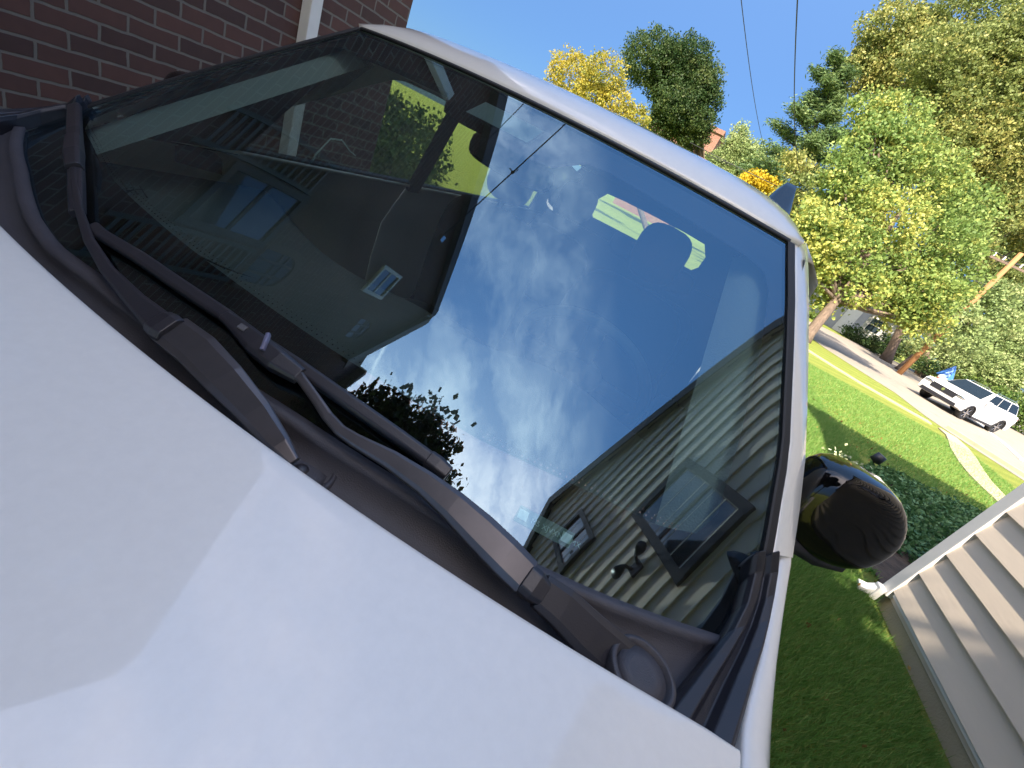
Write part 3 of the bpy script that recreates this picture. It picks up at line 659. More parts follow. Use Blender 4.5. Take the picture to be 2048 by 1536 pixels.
# tail: hatch with the window opening measured through the cabin
def frame_ring(y, outer, inner): 
    V = [(x,y,z) for x,z in outer]+[(x,y,z) for x,z in inner]; n = len(outer); return V, [(i,(i+1)%n,n+(i+1)%n,n+i) for i in range(n)]
outr = [(-.70,1.12),(-.35,1.12),(0,1.12),(.35,1.12),(.70,1.12),(.78,1.25),(.74,1.38),(.66,1.545),(.35,1.57),(0,1.575),(-.35,1.57),(-.66,1.545),(-.74,1.38),(-.78,1.25)]
innr = [(-.42,1.262),(-.25,1.265),(0,1.268),(.25,1.265),(.42,1.262),(.452,1.30),(.455,1.38),(.40,1.452),(.25,1.46),(0,1.462),(-.25,1.46),(-.40,1.452),(-.455,1.38),(-.452,1.30)]
solid(mk('hatch_frame', *frame_ring(3.0, outr, innr), MT['liner'], car), .03, 0)
mk('rear_window', [(x*1.01,3.02,z) for x,z in innr], [tuple(range(14))], MT['side'], car)
solid(mk('hatch', *grid([[(x,3.04+.02*(1-x*x),z) for x in np.linspace(-.8,.8,9)] for z in (1.12,.9,.6,.35)]), MT['paint'], car, True), .02, 0)
# cabin
rows = []
def gz(x, k): # underside limit of the glass
    return 0
DY = [0,.04,.10,.20,.30,.42,.52,.58,.60]
for j, f_ in enumerate(DY):
    r = []
    for x in np.linspace(-.71,.71,57):
        u = x/WLO; y0 = S(u,0)[1]; y = y0+.01+f_*(1-.05*abs(u)) ; z = 1.075+.012*(1-u*u)
        hump = .055*math.exp(-((x-.34)/.17)**2)*max(0,min(1,(f_-.24)/.2)); pas = -.02*math.exp(-((x+.38)/.25)**2)*(f_/.6)
        cen = .018*math.exp(-(x/.13)**2)*max(0,min(1,(f_-.3)/.2))
        zz_ = z-.10*f_*f_*.6+hump+pas+cen
        if f_ >= .58: zz_ -= .03 if f_ < .6 else .30
        r.append((x, y, zz_))
    rows.append(r)
dash = mk('dashboard', *grid(rows), MT['dash'], car, True)
ar = [(.56+.0,0)]
mk('airbag_seam', *tubeVF([(-.38+.20*math.cos(a), .13+.11*math.sin(a), 1.071+.012*math.sin(a)*-1) for a in np.linspace(0,2*math.pi,40)], .0018, 6), MT['rubber'], dash)
mk('speaker_grille', *joinVF(*[tubeVF([(-.66+.012*k, .02+.01*k, 1.086),(-.60+.012*k, .00+.01*k,1.088)], .0015, 5) for k in range(9)]), MT['rubber'], dash)
sw = Matrix.Translation((.345,.60,1.06)) @ Matrix.Rotation(R_(-62), 4, 'X')
tv = []; tf = []
for i in range(48):
    a = 2*math.pi*i/48
    for k in range(10):
        b = 2*math.pi*k/10; p = sw @ Vector(((.185+.014*math.cos(b))*math.cos(a), (.185+.014*math.cos(b))*math.sin(a), .014*math.sin(b))); tv.append(tuple(p))
for i in range(48):
    for k in range(10): tf.append((i*10+k, i*10+(k+1)%10, ((i+1)%48)*10+(k+1)%10, ((i+1)%48)*10+k))
hub = joinVF(sphereVF((0,0,0),(.07,.06,.03)), boxVF(-.18,.18,-.018,.018,-.008,.008), boxVF(-.02,.02,-.18,0,-.008,.008))
hub = ([tuple(sw @ Vector(p)) for p in hub[0]], hub[1])
mk('steering_wheel', *joinVF((tv,tf), hub), MT['dash'], car, True)
def rbox(c, s, r=.35, n=12):
    """soft superellipsoid cushion"""
    V = []; F = []
    for i in range(n+1):
        th = math.pi*i/n
        for j in range(2*n):
            ph = math.pi*j/n; f = lambda q: math.copysign(abs(q)**r, q)
            V.append((c[0]+s[0]*f(math.sin(th))*f(math.cos(ph)), c[1]+s[1]*f(math.sin(th))*f(math.sin(ph)), c[2]+s[2]*f(math.cos(th))))
    for i in range(n):
        for j in range(2*n): F.append((i*2*n+j, i*2*n+(j+1)%(2*n), (i+1)*2*n+(j+1)%(2*n), (i+1)*2*n+j))
    return V, F
for x, y, zt in ((.31,1.30,1.22),(-.36,1.30,1.22),(.40,2.25,1.10),(-.36,2.25,1.14)):
    s_ = mk('car_seat', *joinVF(rbox((x,y,zt-.33),(.25,.07,.34),.5), rbox((x,y-.28,.62),(.25,.28,.09),.5)), MT['seat'], car, True)
    hr = rbox((x,y-.01,1.36),(.100,.055,.105),.62) if y < 2 else (rbox((x,y,1.34),(.12,.05,.10),.6) if x < 0 else rbox((x-.02,y,1.22),(.11,.05,.07),.6))
    mk('headrest', *hr, MT['seat'], s_, True)
mk('headrest', *rbox((.02,2.25,1.25),(.085,.05,.062),.6), MT['seat'], car, True)
mk('floor_pan', *boxVF(-.78,.78,-.1,3.0,.22,.30), MT['liner'], car)
mk('quarter_lining', *joinVF(*[([(sx*.752,2.30,1.10),(sx*.752,3.02,1.10),(sx*.70,3.02,1.34),(sx*.62,3.02,1.56),(sx*.63,2.25,1.53),(sx*.70,2.35,1.34)],[(0,1,2,5),(5,2,3,4)]) for sx in (1,)]), MT['liner'], car)
mk('cargo_wall', *boxVF(-.865,.865,2.90,2.96,.31,1.17), MT['liner'], car)
mk('firewall', *boxVF(-.74,.74,-.09,-.05,.3,1.06), MT['liner'], car)
mv = OG(1015,262,-.05)
mk('rear_view_mirror', *rbox((float(mv[0]), float(mv[1])+.07, float(mv[2])-.055),(.12,.012,.034),.55), MT['gloss'], car, True)
# door mirrors
def dmirror(sx):
    c = np.array([.912,.42,1.163]); V = []; n = 22; m = 26
    # housing: rounded pod tapering towards the pillar; open face to the rear
    for i in range(n+1):
        t = i/n; th = math.pi*.5*t      # t 0 = nose (front), 1 = rear rim
        rr = math.sin(th)**.55; y = c[1]-.066*math.cos(th)**.6 if t < 1 else c[1]
        row = []
        for j in range(m):
            a = 2*math.pi*j/m; ca, sa = math.cos(a), math.sin(a)
            ex = .108*math.copysign(abs(ca)**.78, ca); ez = .098*math.copysign(abs(sa)**.80, sa)
            if sa < 0: ez *= .85
            if sa > 0: ez *= 1-.32*ca*abs(ca)
            row.append((sx*(c[0]+ex*rr+.008*t), y+.02*ca*rr, c[2]+ez*rr))
        V.append(row+[row[0]])
    for off, sc in ((.035,.99),(.055,.93)):
        V.append([(sx*(c[0]+.012)+ (p[0]-sx*(c[0]+.012))*sc, p[1]+off, c[2]+(p[2]-c[2])*sc) for p in V[n]])
    mi = mk('door_mirror', *grid(V), MT['gloss'], car, True)
    face = V[-1]; mk('mirror_glass', [(p[0], p[1]-.004, p[2]) for p in face[:-1]], [tuple(range(m))], MT['chrome'], mi)
    mk('mirror_arm', *barVF([(sx*.745,.33,1.105),(sx*.80,.36,1.098),(sx*.87,.385,1.095),(sx*.93,.41,1.080),(sx*.99,.425,1.086)], [.10,.085,.07,.06,.04], [.05,.034,.028,.022,.015], [(0,0,1)]*5), MT['black'], mi, True)
    ln_ = [(sx*(c[0]+.102*math.cos(a)*.96), c[1]-.055+.050*abs(math.cos(a))**2, c[2]-.048-.008*math.cos(a)) for a in np.linspace(math.pi*.98, .02, 16)]
    mk('mirror_trim_line', *tubeVF(ln_, .0035, 6), MT['gloss'], mi, True)
    return mi
dmirror(1); dmirror(-1)
# shark fin aerial on the roof
def fin():
    c = AY(1541,432,1.62); 
    c = np.array([c[0], c[1], c[2]]); rows = []
    for t in np.linspace(0,1,10):
        y = c[1]-.16+.22*t; h = .150*(t**1.2)*(1 if t < .95 else .9); w = .062*(.35+.65*math.sin(math.pi*min(1,.15+.62*t)))
        rows.append([(c[0]-w*1.3,y,c[2]-.02),(c[0]-w,y,c[2]+h*.25),(c[0]-w*.72,y,c[2]+h*.7),(c[0]-w*.35,y,c[2]+h),(c[0]+w*.35,y,c[2]+h),(c[0]+w*.72,y,c[2]+h*.7),(c[0]+w,y,c[2]+h*.25),(c[0]+w*1.3,y,c[2]-.02)])
    rows.append([(p[0],p[1]+.012,c[2]-.02+(p[2]-c[2]+.02)*.5) for p in rows[-1]])
    mk('roof_aerial', *grid(rows), MT['gloss'], car, True)
fin()
# identification strip on the dashboard by the pillar
u0, v0 = guv(1036,1024); u1, v1 = guv(1146,1082)
P = [[Sh(u0+(u1-u0)*i/10, v0+(v1-v0)*i/10+dv_, -.0025) for i in range(11)] for dv_ in (-.012,.012)]
pl = mk('id_plate', *grid(P), pm('plate_green_grey', (.13,.18,.165), .5, noise=.1, nscale=90), car)
A_ = Sh(u0, v0, -.0015); B_ = Sh(u1, v1, -.0015); xa = Vector(B_-A_).normalized(); na = Vector(SNrm((u0+u1)/2,(v0+v1)/2)); ya = na.cross(xa).normalized()
fc = bpy.data.curves.new('id_text', 'FONT'); fc.body = 'M5 XJVXNA5MX'; fc.size = .0085; fc.space_character = 1.05
ft = bpy.data.objects.new('id_text_tmp', fc); COL.objects.link(ft); bpy.context.view_layer.update()
me = bpy.data.meshes.new_from_object(ft.evaluated_get(bpy.context.evaluated_depsgraph_get())); bpy.data.objects.remove(ft)
tx = bpy.data.objects.new('id_text', me); COL.objects.link(tx); me.materials.clear(); me.materials.append(MT['label']); tx.parent = pl
o_ = Vector(A_)+xa*.018-ya*.004+na*.0006
tx.matrix_world = Matrix(((xa.x,ya.x,na.x,o_.x),(xa.y,ya.y,na.y,o_.y),(xa.z,ya.z,na.z,o_.z),(0,0,0,1)))
pe = Vector(A_)
def patch(t0, t1, nm):
    a = pe+xa*t0+na*.0004; b = pe+xa*t1+na*.0004
    mk(nm, [a-ya*.0055,b-ya*.0055,b+ya*.0055,a+ya*.0055], [(0,1,2,3)], MT['label'], pl)
patch(.001,.013,'pale_block'); Lp = (Vector(B_)-pe).length; patch(Lp-.014,Lp-.002,'pale_block')

# ================================================================== SIDED HOUSE (driver side)
HXW, HC = 2.67, 2.70                            # wall plane and street corner
hs = root('sided_house', (HXW, HC, 0), 'beige lap-sided house with white corner trim beside the car', 'house')
LAP, STEP = .198, .024; RIDGE = (-.85, 6.35); EF = (2.9, 4.85); EB = (-3.6, 2.9)
def topz(y): 
    if y > RIDGE[0]: return EF[1]+(RIDGE[1]-EF[1])*(EF[0]-y)/(EF[0]-RIDGE[0])
    return RIDGE[1]+(EB[1]-RIDGE[1])*(RIDGE[0]-y)/(RIDGE[0]-EB[0])
V = []; F = []
ysn = np.linspace(-3.5, HC-.0, 32)
z = .16; k = 0
while z < 6.4:
    for i in range(len(ysn)-1):
        y0, y1 = ysn[i], ysn[i+1]; za = min(topz(y0), topz(y1))
        if z > max(topz(y0), topz(y1)): continue
        q = len(V); z1a = min(z+LAP, topz(y0)); z1b = min(z+LAP, topz(y1))
        if z >= z1a-.001 or z >= z1b-.001: continue
        fa = (z1a-z)/LAP; fb = (z1b-z)/LAP
        V += [(HXW-STEP, y0, z),(HXW-STEP, y1, z),(HXW-STEP*(1-fb)-0.0001, y1, z1b),(HXW-STEP*(1-fa)-0.0001, y0, z1a),(HXW+.004, y0, z),(HXW+.004, y1, z)]
        F += [(q,q+1,q+2,q+3),(q+4,q+5,q+1,q)]
    z += LAP
def mkraw(name, V, F, mat, parent):
    me = bpy.data.meshes.new(name); o_ = np.array(PO.get(parent.name,(0,0,0))); me.from_pydata([tuple(np.array(v)-o_) for v in V], [], F); me.update(); return link(name, me, mat, parent)
mkraw('siding', V, F, MT['siding'], hs)
def prism(name, y_z, x0, x1, mat, par):
    n = len(y_z); V = [(x0,y,z) for y,z in y_z]+[(x1,y,z) for y,z in y_z]; F = [tuple(range(n))[::-1], tuple(range(n,2*n))]+[(i,(i+1)%n,n+(i+1)%n,n+i) for i in range(n)]
    return mk(name, V, F, mat, par)
prism('wall', [(-3.5,.1),(HC-.02,.1),(HC-.02,4.85),(RIDGE[0],RIDGE[1]-.05),(-3.5,2.95)], HXW+.006, HXW+8, MT['siding'], hs)
box('foundation', HXW+.012, HXW+8, -3.5, HC-.03, -.1, .15, MT['concrete'], hs)
box('starter_strip', HXW-.014, HXW+.01, -3.5, HC-.1, .135, .158, MT['white'], hs)
box('corner_trim', HXW-.030, HXW+.09, HC-.085, HC+.012, .10, 4.9, MT['white'], hs, .006)
# roof slabs with overhang over the drive
def slab(name, ya, za, yb, zb, x0, x1, t, mat, par):
    V = [(x0,ya,za),(x1,ya,za),(x1,yb,zb),(x0,yb,zb)]; V += [(p[0],p[1],p[2]+t) for p in V]
    return mk(name, V, [(0,3,2,1),(4,5,6,7),(0,1,5,4),(1,2,6,5),(2,3,7,6),(3,0,4,7)], mat, par)
slab('roof', 3.25, topz(3.25)+.02, RIDGE[0], RIDGE[1]+.02, HXW-.10, HXW+8.2, .12, MT['shingle'], hs)
slab('roof', RIDGE[0], RIDGE[1]+.02, -3.8, topz(-3.8)+.02, HXW-.10, HXW+8.2, .12, MT['shingle'], hs)
slab('rake_board', 3.25, topz(3.25)-.12, RIDGE[0], RIDGE[1]-.12, HXW-.122, HXW-.102, .2, MT['darktrim'], hs)
slab('rake_board', RIDGE[0]-.002, RIDGE[1]-.12, -3.8, topz(-3.8)-.12, HXW-.122, HXW-.102, .2, MT['darktrim'], hs)
slab('soffit', 3.2, topz(3.2)-.012, RIDGE[0], RIDGE[1]-.012, HXW-.10, HXW-.012, .02, MT['siding'], hs)
# downspout shoe at the foot of the corner
box('downspout_shoe', HXW-.075, HXW-.032, HC-.075, HC-.005, .02, .13, MT['white'], hs, .008)
mk('downspout_shoe', *barVF([(HXW-.05,HC-.03,.10),(HXW-.09,HC-.02,.05),(HXW-.14,HC-.01,.035)], [.075,.075,.085], [.045,.045,.04], [(-.3,0,1)]*3), MT['white'], hs)
def wwin(par, y0, y1, z0, z1, x, s=-1, trim=.07, mats=('darktrim','winglass'), name='window'):
    fr = joinVF(boxVF(*sorted((x,x+s*.045)),y0-trim,y0,z0-trim,z1+trim), boxVF(*sorted((x,x+s*.045)),y1,y1+trim,z0-trim,z1+trim), boxVF(*sorted((x,x+s*.044)),y0,y1,z1,z1+trim), boxVF(*sorted((x,x+s*.06)),y0,y1,z0-trim,z0))
    w = mk(name, *fr, MT[mats[0]], par); PO[w.name] = PO[par.name]
    p = mk('pane', *boxVF(*sorted((x-s*.002,x+s*.012)),y0,y1,z0,z1), MT[mats[1]], w); w2_ = mk('sash', *boxVF(*sorted((x+s*.013,x+s*.026)),y0,y1,(z0+z1)/2-.02,(z0+z1)/2+.02), MT[mats[0]], w)
    return w
wwin(hs, .0, .56, 3.08, 4.16, HXW-.010, -1, .08)
wwin(hs, -.92, -.55, 4.55, 5.25, HXW-.010, -1, .06)
# security lamp
sl_ = root('security_lamp', (HXW-.01,-.28,3.55), 'black twin-head security lamp mounted on the beige siding by the window', 'lamp')
mk('back_plate', *boxVF(HXW-.04,HXW-.011,-.34,-.22,3.49,3.61), MT['black'], sl_)
for dy in (-.07,.07):
    h_ = mk('lamp_head', *tubeVF([(HXW-.04,-.28+dy*.4,3.56),(HXW-.10,-.28+dy*.8,3.60),(HXW-.13,-.28+dy*1.3,3.58),(HXW-.19,-.28+dy*1.9,3.52)], [.014,.016,.04,.055], 12), MT['black'], sl_, True)
    mk('lens', *sphereVF((HXW-.193,-.28+dy*1.93,3.515),(.03,.03,.03),12,8), MT['chrome'], h_, True)
# shrubs' stone edging
for i, (a, b, r) in enumerate(((2.60,3.02,.35),(2.66,3.26,.1),(2.70,3.50,-.05),(2.74,3.74,-.15),(2.79,3.98,-.2),(2.84,4.22,-.2))):
    V, F = boxVF(-.07,.07,-.11,.11,-.02,.10); Mx = Matrix.Translation((a-.12,b,0)) @ Matrix.Rotation(r,4,'Z'); V = [tuple(Mx @ Vector(p)) for p in V]
    o = mk('edging_stone', V, F, MT['stone']); bev(o, .012)
    pos = ('against the white downspout','second from the downspout','third from the downspout','fourth from the downspout','fifth from the downspout','farthest from the downspout')[i]
    meta(o, 'brown garden edging stone, '+pos, 'edging stone', 'stones edging the planting bed')

# ================================================================== BRICK HOUSE (passenger side)
BX, BC = -2.40, 2.85
bh = root('brick_house', (BX, BC, 0), 'dark red brick house with steep gable on the far side of the car', 'house')
prism('wall', [(-1.1,-.1),(BC,-.1),(BC,3.9),(0.0,9.05),(-1.1,7.1)], BX, BX-6, MT['brick'], bh)
prism('wall', [(-6,-.1),(-1.105,-.1),(-1.105,7.9),(-1.45,8.1),(-2.6,7.0),(-6,3.6)], BX-.06, BX-6, MT['brick'], bh)
def bslab(nm, a, b, t=.14, x0=None, x1=BX-6.2, mat='shingle'):
    V = [(x0 or BX+.14,a[0],a[1]),(x1,a[0],a[1]),(x1,b[0],b[1]),(x0 or BX+.14,b[0],b[1])]; d = Vector((0,b[0]-a[0],b[1]-a[1])).normalized(); nn = Vector((0,-d.z,d.y)); nn = nn if nn.z > 0 else -nn
    V += [(p[0],p[1]+nn.y*t,p[2]+nn.z*t) for p in V]; return mk(nm, V, [(0,3,2,1),(4,5,6,7),(0,1,5,4),(1,2,6,5),(2,3,7,6),(3,0,4,7)], MT[mat], bh)
bslab('roof', (3.15,3.4),(0,9.08)); bslab('roof', (-1.2,6.95),(-.002,9.08)); bslab('roof', (-1.45,8.14),(-6.2,3.5))
bslab('rake_board', (3.15,3.22),(0,8.9),.2,BX+.17,BX+.142,'darktrim'); bslab('rake_board', (-1.2,6.77),(-.002,8.9),.2,BX+.17,BX+.142,'darktrim')
wwin(bh, -.10, .24, 5.55, 6.20, BX, 1, .05, ('white','winglass'))
wwin(bh, -.08, .36, 2.50, 3.30, BX, 1, .06, ('darktrim','winglass'))
def arch(y0, y1, z0, zs, nm='arched_window'):
    c = (y0+y1)/2; r = (y1-y0)/2; o1 = [(y0-.08,z0-.05)]+[(c-(r+.08)*math.cos(a), zs+(r+.08)*math.sin(a)) for a in np.linspace(0,math.pi,17)]+[(y1+.08,z0-.05)]
    i1 = [(y0,z0)]+[(c-r*math.cos(a), zs+r*math.sin(a)) for a in np.linspace(0,math.pi,17)]+[(y1,z0)]; n = len(o1)
    V = [(BX+.03,y,z) for y,z in o1]+[(BX+.03,y,z) for y,z in i1]+[(BX-.02,y,z) for y,z in o1]+[(BX-.02,y,z) for y,z in i1]
    F = [(i,i+1,n+i+1,n+i) for i in range(n-1)]+[(n+i,n+i+1,3*n+i+1,3*n+i) for i in range(n-1)]+[(i,i+1,2*n+i+1,2*n+i) for i in range(n-1)]
    w = mk(nm, V, F, MT['stone'], bh); PO[w.name] = PO[bh.name]
    mk('pane', [(BX+.004,y,z) for y,z in i1], [tuple(range(n))], pm('dark_pane', (.008,.008,.01), .15), w)
    bars = [boxVF(BX+.006,BX+.02,c+d-.012,c+d+.012,z0,zs+r*.8) for d in (-r*.4,r*.4)]+[boxVF(BX+.005,BX+.019,y0,y1,z_-.012,z_+.012) for z_ in (z0+.25,zs)]
    mk('muntin', *joinVF(*bars), MT['darktrim'], w)
for y0_, y1_ in ((-.50,-.16),(.44,.78)):
    sh_ = joinVF(boxVF(BX+.004,BX+.035,y0_,y0_+.035,2.0,3.34), boxVF(BX+.004,BX+.035,y1_-.035,y1_,2.0,3.34), *[([(BX+.008,y0_+.035,2.05+.085*k),(BX+.008,y1_-.035,2.05+.085*k),(BX+.04,y1_-.035,2.0+.085*k),(BX+.04,y0_+.035,2.0+.085*k)],[(0,1,2,3)]) for k in range(1,16)])
    mk('shutter', *sh_, pm('shutter_paint', (.085,.09,.08), .6), bh)
arch(-.86,-.52,6.25,6.60); arch(-.46,-.12,3.45,3.80)
box('downspout', BX+.004, BX+.085, 1.93, 2.01, -.05, 3.9, MT['white'], bh, .006)
mk('door_step', *joinVF(*[boxVF(BX+.02,BX+.55-.12*k,-.9,.4,.0+.16*k,.155+.16*k) for k in range(3)]), MT['stone'], bh)
def cable(name, P, r, label, mat=None):
    parts_ = [tubeVF(P, r, 6)]
    if name == 'service_cable':      # lashed joints along the span
        for i in (3, 5): p = Vector(P[i]); parts_.append(tubeVF([p+Vector((-.07,.02,-.05)), p+Vector((.02,0,.02)), p+Vector((.06,.05,-.04))], r*.8, 6)); parts_.append(sphereVF(p, r*2.6, 8, 6))
    o = mk(name, *joinVF(*parts_), mat or MT['wire'], None, True); return meta(o, label, 'cable')
def sag(a, b, s, n=24): a = np.array(a); b = np.array(b); return [a+(b-a)*t-np.array([0,0,s*4*t*(1-t)]) for t in np.linspace(0,1,n)]
POLE = (13.02, 29.89)
cable('service_cable', [(BX+.17,1.02,6.05),(BX+.19,1.12,6.02)]+sag((BX+.2,1.25,6.05),(4.2,42,8.2),1.2,40), .012, 'thick black overhead cable running from the brick gable to the street')
cable('service_cable', sag((BX+.17,1.95,4.95),(3.0,44,8.0),1.1,40), .007, 'thin black overhead cable fixed lower on the brick gable')
box('cable_bracket', BX+.15, BX+.22, .98, 1.06, 5.98, 6.12, MT['chrome'], bh)
cable('loose_cable', [(BX+.02,2.18,.62),(BX+.05,2.20,.78),(BX+.06,2.30,.92),(BX+.05,2.42,.93),(BX+.03,2.55,.86),(BX+.02,2.62,.84)], .006, 'pale cable looped on the brick wall beside the downspout', pm('pale_cable', (.35,.42,.38), .5))

# shrub and lawn things past the brick corner
tree('shrub', (-4.6,6.2,0), [(-4.6,6.0,.7,.75),(-4.0,5.3,.6,.65),(-5.3,6.6,.7,.8),(-3.6,4.6,.5,.55)], LEAF['bush'], 'bright green shrub past the corner of the brick house', 240, .07, .03, cat='shrub')
cable_post = root('wooden_post', (-13.5,26,0), 'short wooden post on the lawn seen through the car windows', 'post')
mk('shaft', *tubeVF([(-13.5,26,-.2),(-13.5,26,1.2),(-13.52,26.02,4.6)], [.15,.14,.12], 10), MT['pole'], cable_post, True)

# ================================================================== TREE BEHIND THE CAMERA (casts the shade, mirrors in the glass)
bl = [(.1,-4.9,5.3,1.6),(-1.3,-4.8,5.0,1.5),(1.2,-4.9,5.2,1.5),(2.0,-4.9,5.8,1.5),(-.5,-4.3,6.4,1.3),(.9,-4.3,6.4,1.3),(-1.9,-4.4,6.0,1.1),(-1.9,-2.65,7.0,.85),(-1.2,-2.2,7.2,.9),(-.5,-1.95,7.2,.85),(.2,-2.0,7.3,.8),(.7,-2.35,7.2,.7),(.95,-2.6,6.7,.5),(-.6,-3.1,6.7,1.1),(.2,-3.2,6.6,1.0),(-1.5,-3.4,6.6,1.0),(0,-5.6,4.4,1.5)]
tree('magnolia_tree', (.2,-5.2,0), bl, LEAF['magn'], 'dense dark leafy tree mirrored at the bottom of the windscreen', 300, .125, .16, hollow=.1)

# ================================================================== STREET TREES
tree('maple_tree', tuple(G(1608,680)), [PB(*q) for q in ((1640,470,60,19),(1625,540,42,19),(1690,400,70,21),(1760,300,75,22),(1700,500,70,20),(1770,440,80,21),(1850,360,80,23),(1800,240,60,23),(1880,480,75,22),(1790,560,70,21),(1860,580,60,21),(1720,580,48,20),(1650,600,28,20),(1850,640,45,21),(1930,560,40,22),(1740,220,45,23),(1690,330,45,21),(1930,420,60,24),(1800,640,35,21),(1620,430,36,19))],
     LEAF['maple'], 'large yellow-green maple filling the upper right, its trunk by the sidewalk', 105, .125, .20)
tree('maple_tree', base_at(1772,722,36), [PB(*q) for q in ((1960,300,95,34),(2030,220,90,34),(1900,220,70,34),(2040,380,80,35),(1980,420,60,34),(1880,300,60,33),(1990,150,90,35),(1880,120,70,34),(2060,80,90,35),(2100,300,90,35),(1950,500,40,33))],
     LEAF['olive'], 'olive green tree behind the maple at the top right corner', 105, .14, .28)
tree('oak_tree', base_at(1900,700,40), [PB(*q) for q in ((1820,130,80,40),(1940,60,90,40),(1720,150,50,40),(2040,180,80,40),(1900,330,60,40),(2080,420,60,40),(2000,560,50,40),(1940,180,70,39),(2060,560,60,42),(1780,60,60,40))], LEAF['olive'], 'tall olive green oak rising behind the two maples', 90, .16, .3)
tree('young_maple', base_at(1830,700,33), [PB(*q) for q in ((1900,640,55,30),(1960,610,45,31),(1990,590,40,31),(1850,690,26,30),(2010,640,40,32),(1940,680,40,31))], LEAF['pale'], 'pale green feathery tree behind the orange utility pole', 80, .16, .10)
tree('broad_tree', base_at(1990,790,44), [PB(*q) for q in ((1930,735,38,38),(1985,740,45,38),(2040,760,45,38),(1960,700,50,40),(2020,690,55,40),(2050,640,60,42),(2100,720,60,40),(1905,700,30,40),(2100,620,70,42))], LEAF['pale'], 'broad light green tree above the white SUV', 110, .15, .2)
tree('hedge_tree', base_at(2030,830,36), [PB(*q) for q in ((1985,790,26,35),(2030,810,30,35),(2048,850,25,35),(1945,765,20,37),(2080,830,40,35))], LEAF['bush'], 'rounded green bushes directly behind the white SUV', 110, .13, .1, cat='bush')
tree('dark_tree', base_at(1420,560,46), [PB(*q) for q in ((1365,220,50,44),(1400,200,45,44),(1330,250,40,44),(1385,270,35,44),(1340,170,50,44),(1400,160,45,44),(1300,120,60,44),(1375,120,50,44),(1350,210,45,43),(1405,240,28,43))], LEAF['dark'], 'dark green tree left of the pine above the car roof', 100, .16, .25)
tree('yellow_tree', base_at(1290,500,30), [PB(*q) for q in ((1225,215,45,28),(1265,240,35,28),(1180,190,40,28),(1140,150,50,29),(1210,150,45,28))], LEAF['gold'], 'yellowing tree just above the car roof at the left', 150, .11, .18)
tree('spruce_tree', base_at(1520,600,52), [PB(*q) for q in ((1470,300,28,50,1.3),(1500,320,30,50,1.2),(1440,330,30,50),(1475,270,14,50,1.8),(1510,350,28,50),(1410,330,25,50),(1450,350,28,50))], LEAF['pale'], 'pale green pointed tree in the gap left of the pine', 150, .16, .2)
tree('golden_bush', base_at(1535,600,34), [PB(*q) for q in ((1510,362,22,33),(1488,368,16,33),(1535,372,20,33))], LEAF['yellow'], 'bright yellow bush just above the roof aerial', 260, .13, .1, cat='bush')
tree('leafy_tree', base_at(1590,600,30), [PB(*q) for q in ((1570,400,28,27),(1600,380,30,27),(1600,440,28,27),(1575,440,20,27),(1590,330,32,28))], LEAF['olive'], 'olive tree between the roof aerial and the maple', 100, .15, .1)
tree('dark_conifer', base_at(1990,640,58), [PB(*q) for q in ((2020,500,45,56),(2048,540,45,56),(2000,450,35,56),(2060,470,45,56))], LEAF['pine'], 'dark blue-green conifer at the right edge behind the pole top', 60, .3, .25)
# garden bushes along the far side of the street
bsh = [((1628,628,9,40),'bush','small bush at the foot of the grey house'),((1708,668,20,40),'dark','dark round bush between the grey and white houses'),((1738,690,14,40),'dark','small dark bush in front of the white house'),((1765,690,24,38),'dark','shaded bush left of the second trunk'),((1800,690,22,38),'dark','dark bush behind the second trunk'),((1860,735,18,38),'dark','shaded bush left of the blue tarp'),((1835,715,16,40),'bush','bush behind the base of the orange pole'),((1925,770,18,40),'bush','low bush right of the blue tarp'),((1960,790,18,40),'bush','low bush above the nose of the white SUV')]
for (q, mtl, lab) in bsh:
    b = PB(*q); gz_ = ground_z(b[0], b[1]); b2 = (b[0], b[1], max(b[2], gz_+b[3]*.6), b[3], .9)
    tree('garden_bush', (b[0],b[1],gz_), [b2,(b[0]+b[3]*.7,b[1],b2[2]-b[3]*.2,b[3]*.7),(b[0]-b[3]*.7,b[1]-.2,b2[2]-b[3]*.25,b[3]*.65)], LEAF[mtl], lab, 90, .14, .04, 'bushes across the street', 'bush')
# pine with layered boughs
def pine(base, topp, spread, label):
    rt = root('pine_tree', base, label, 'tree'); b = Vector(base); t = Vector(topp); V, F = tubeVF([b, b.lerp(t,.5), t], [.28,.2,.04], 8); parts = [(V,F)]; C = []; T = []
    H = (t-b).length
    for i in range(34):
        k = .28+.70*i/33; p = b.lerp(t, k); L = spread*(1.05-k)**.75*random.uniform(.55,1.25); a = i*2.4+random.uniform(-.4,.4)
        d = Vector((math.cos(a), math.sin(a), random.uniform(.12,.45))); e = p+d*L; m_ = p.lerp(e,.55)+Vector((0,0,-.12*L)); parts.append(tubeVF([p,m_,e],[.07,.045,.015],5))
        for s in np.linspace(.35,1.05,int(8+L*2.2)):
            q = np.array(p.lerp(e, s)); kk = 120; w = .55*(.35+.65*L/spread)
            C.append(q+rng.normal(0,1,(kk,3))*np.array([w,w,.17])); T.append(np.full(kk, rng.uniform(.15,.8)))
    mk('trunk', *joinVF(*parts), MT['bark'], rt, True); C = np.concatenate(C); T = np.concatenate(T)
    V, n, tt = leaves(C, .30, asp=.22, tintbase=T, flat=.5); fastmesh('crown', V, n, 4, LEAF['pine'], rt, tt)
pb = AY(1500,560,40); pt = AY(1655,110,38)
pine((float(pb[0])+0.0, 38.0, .2), (float(AY(1600,250,38)[0]), 38.0, float(pt[2])), 4.6, 'tall pine with layered dark boughs against the blue sky')

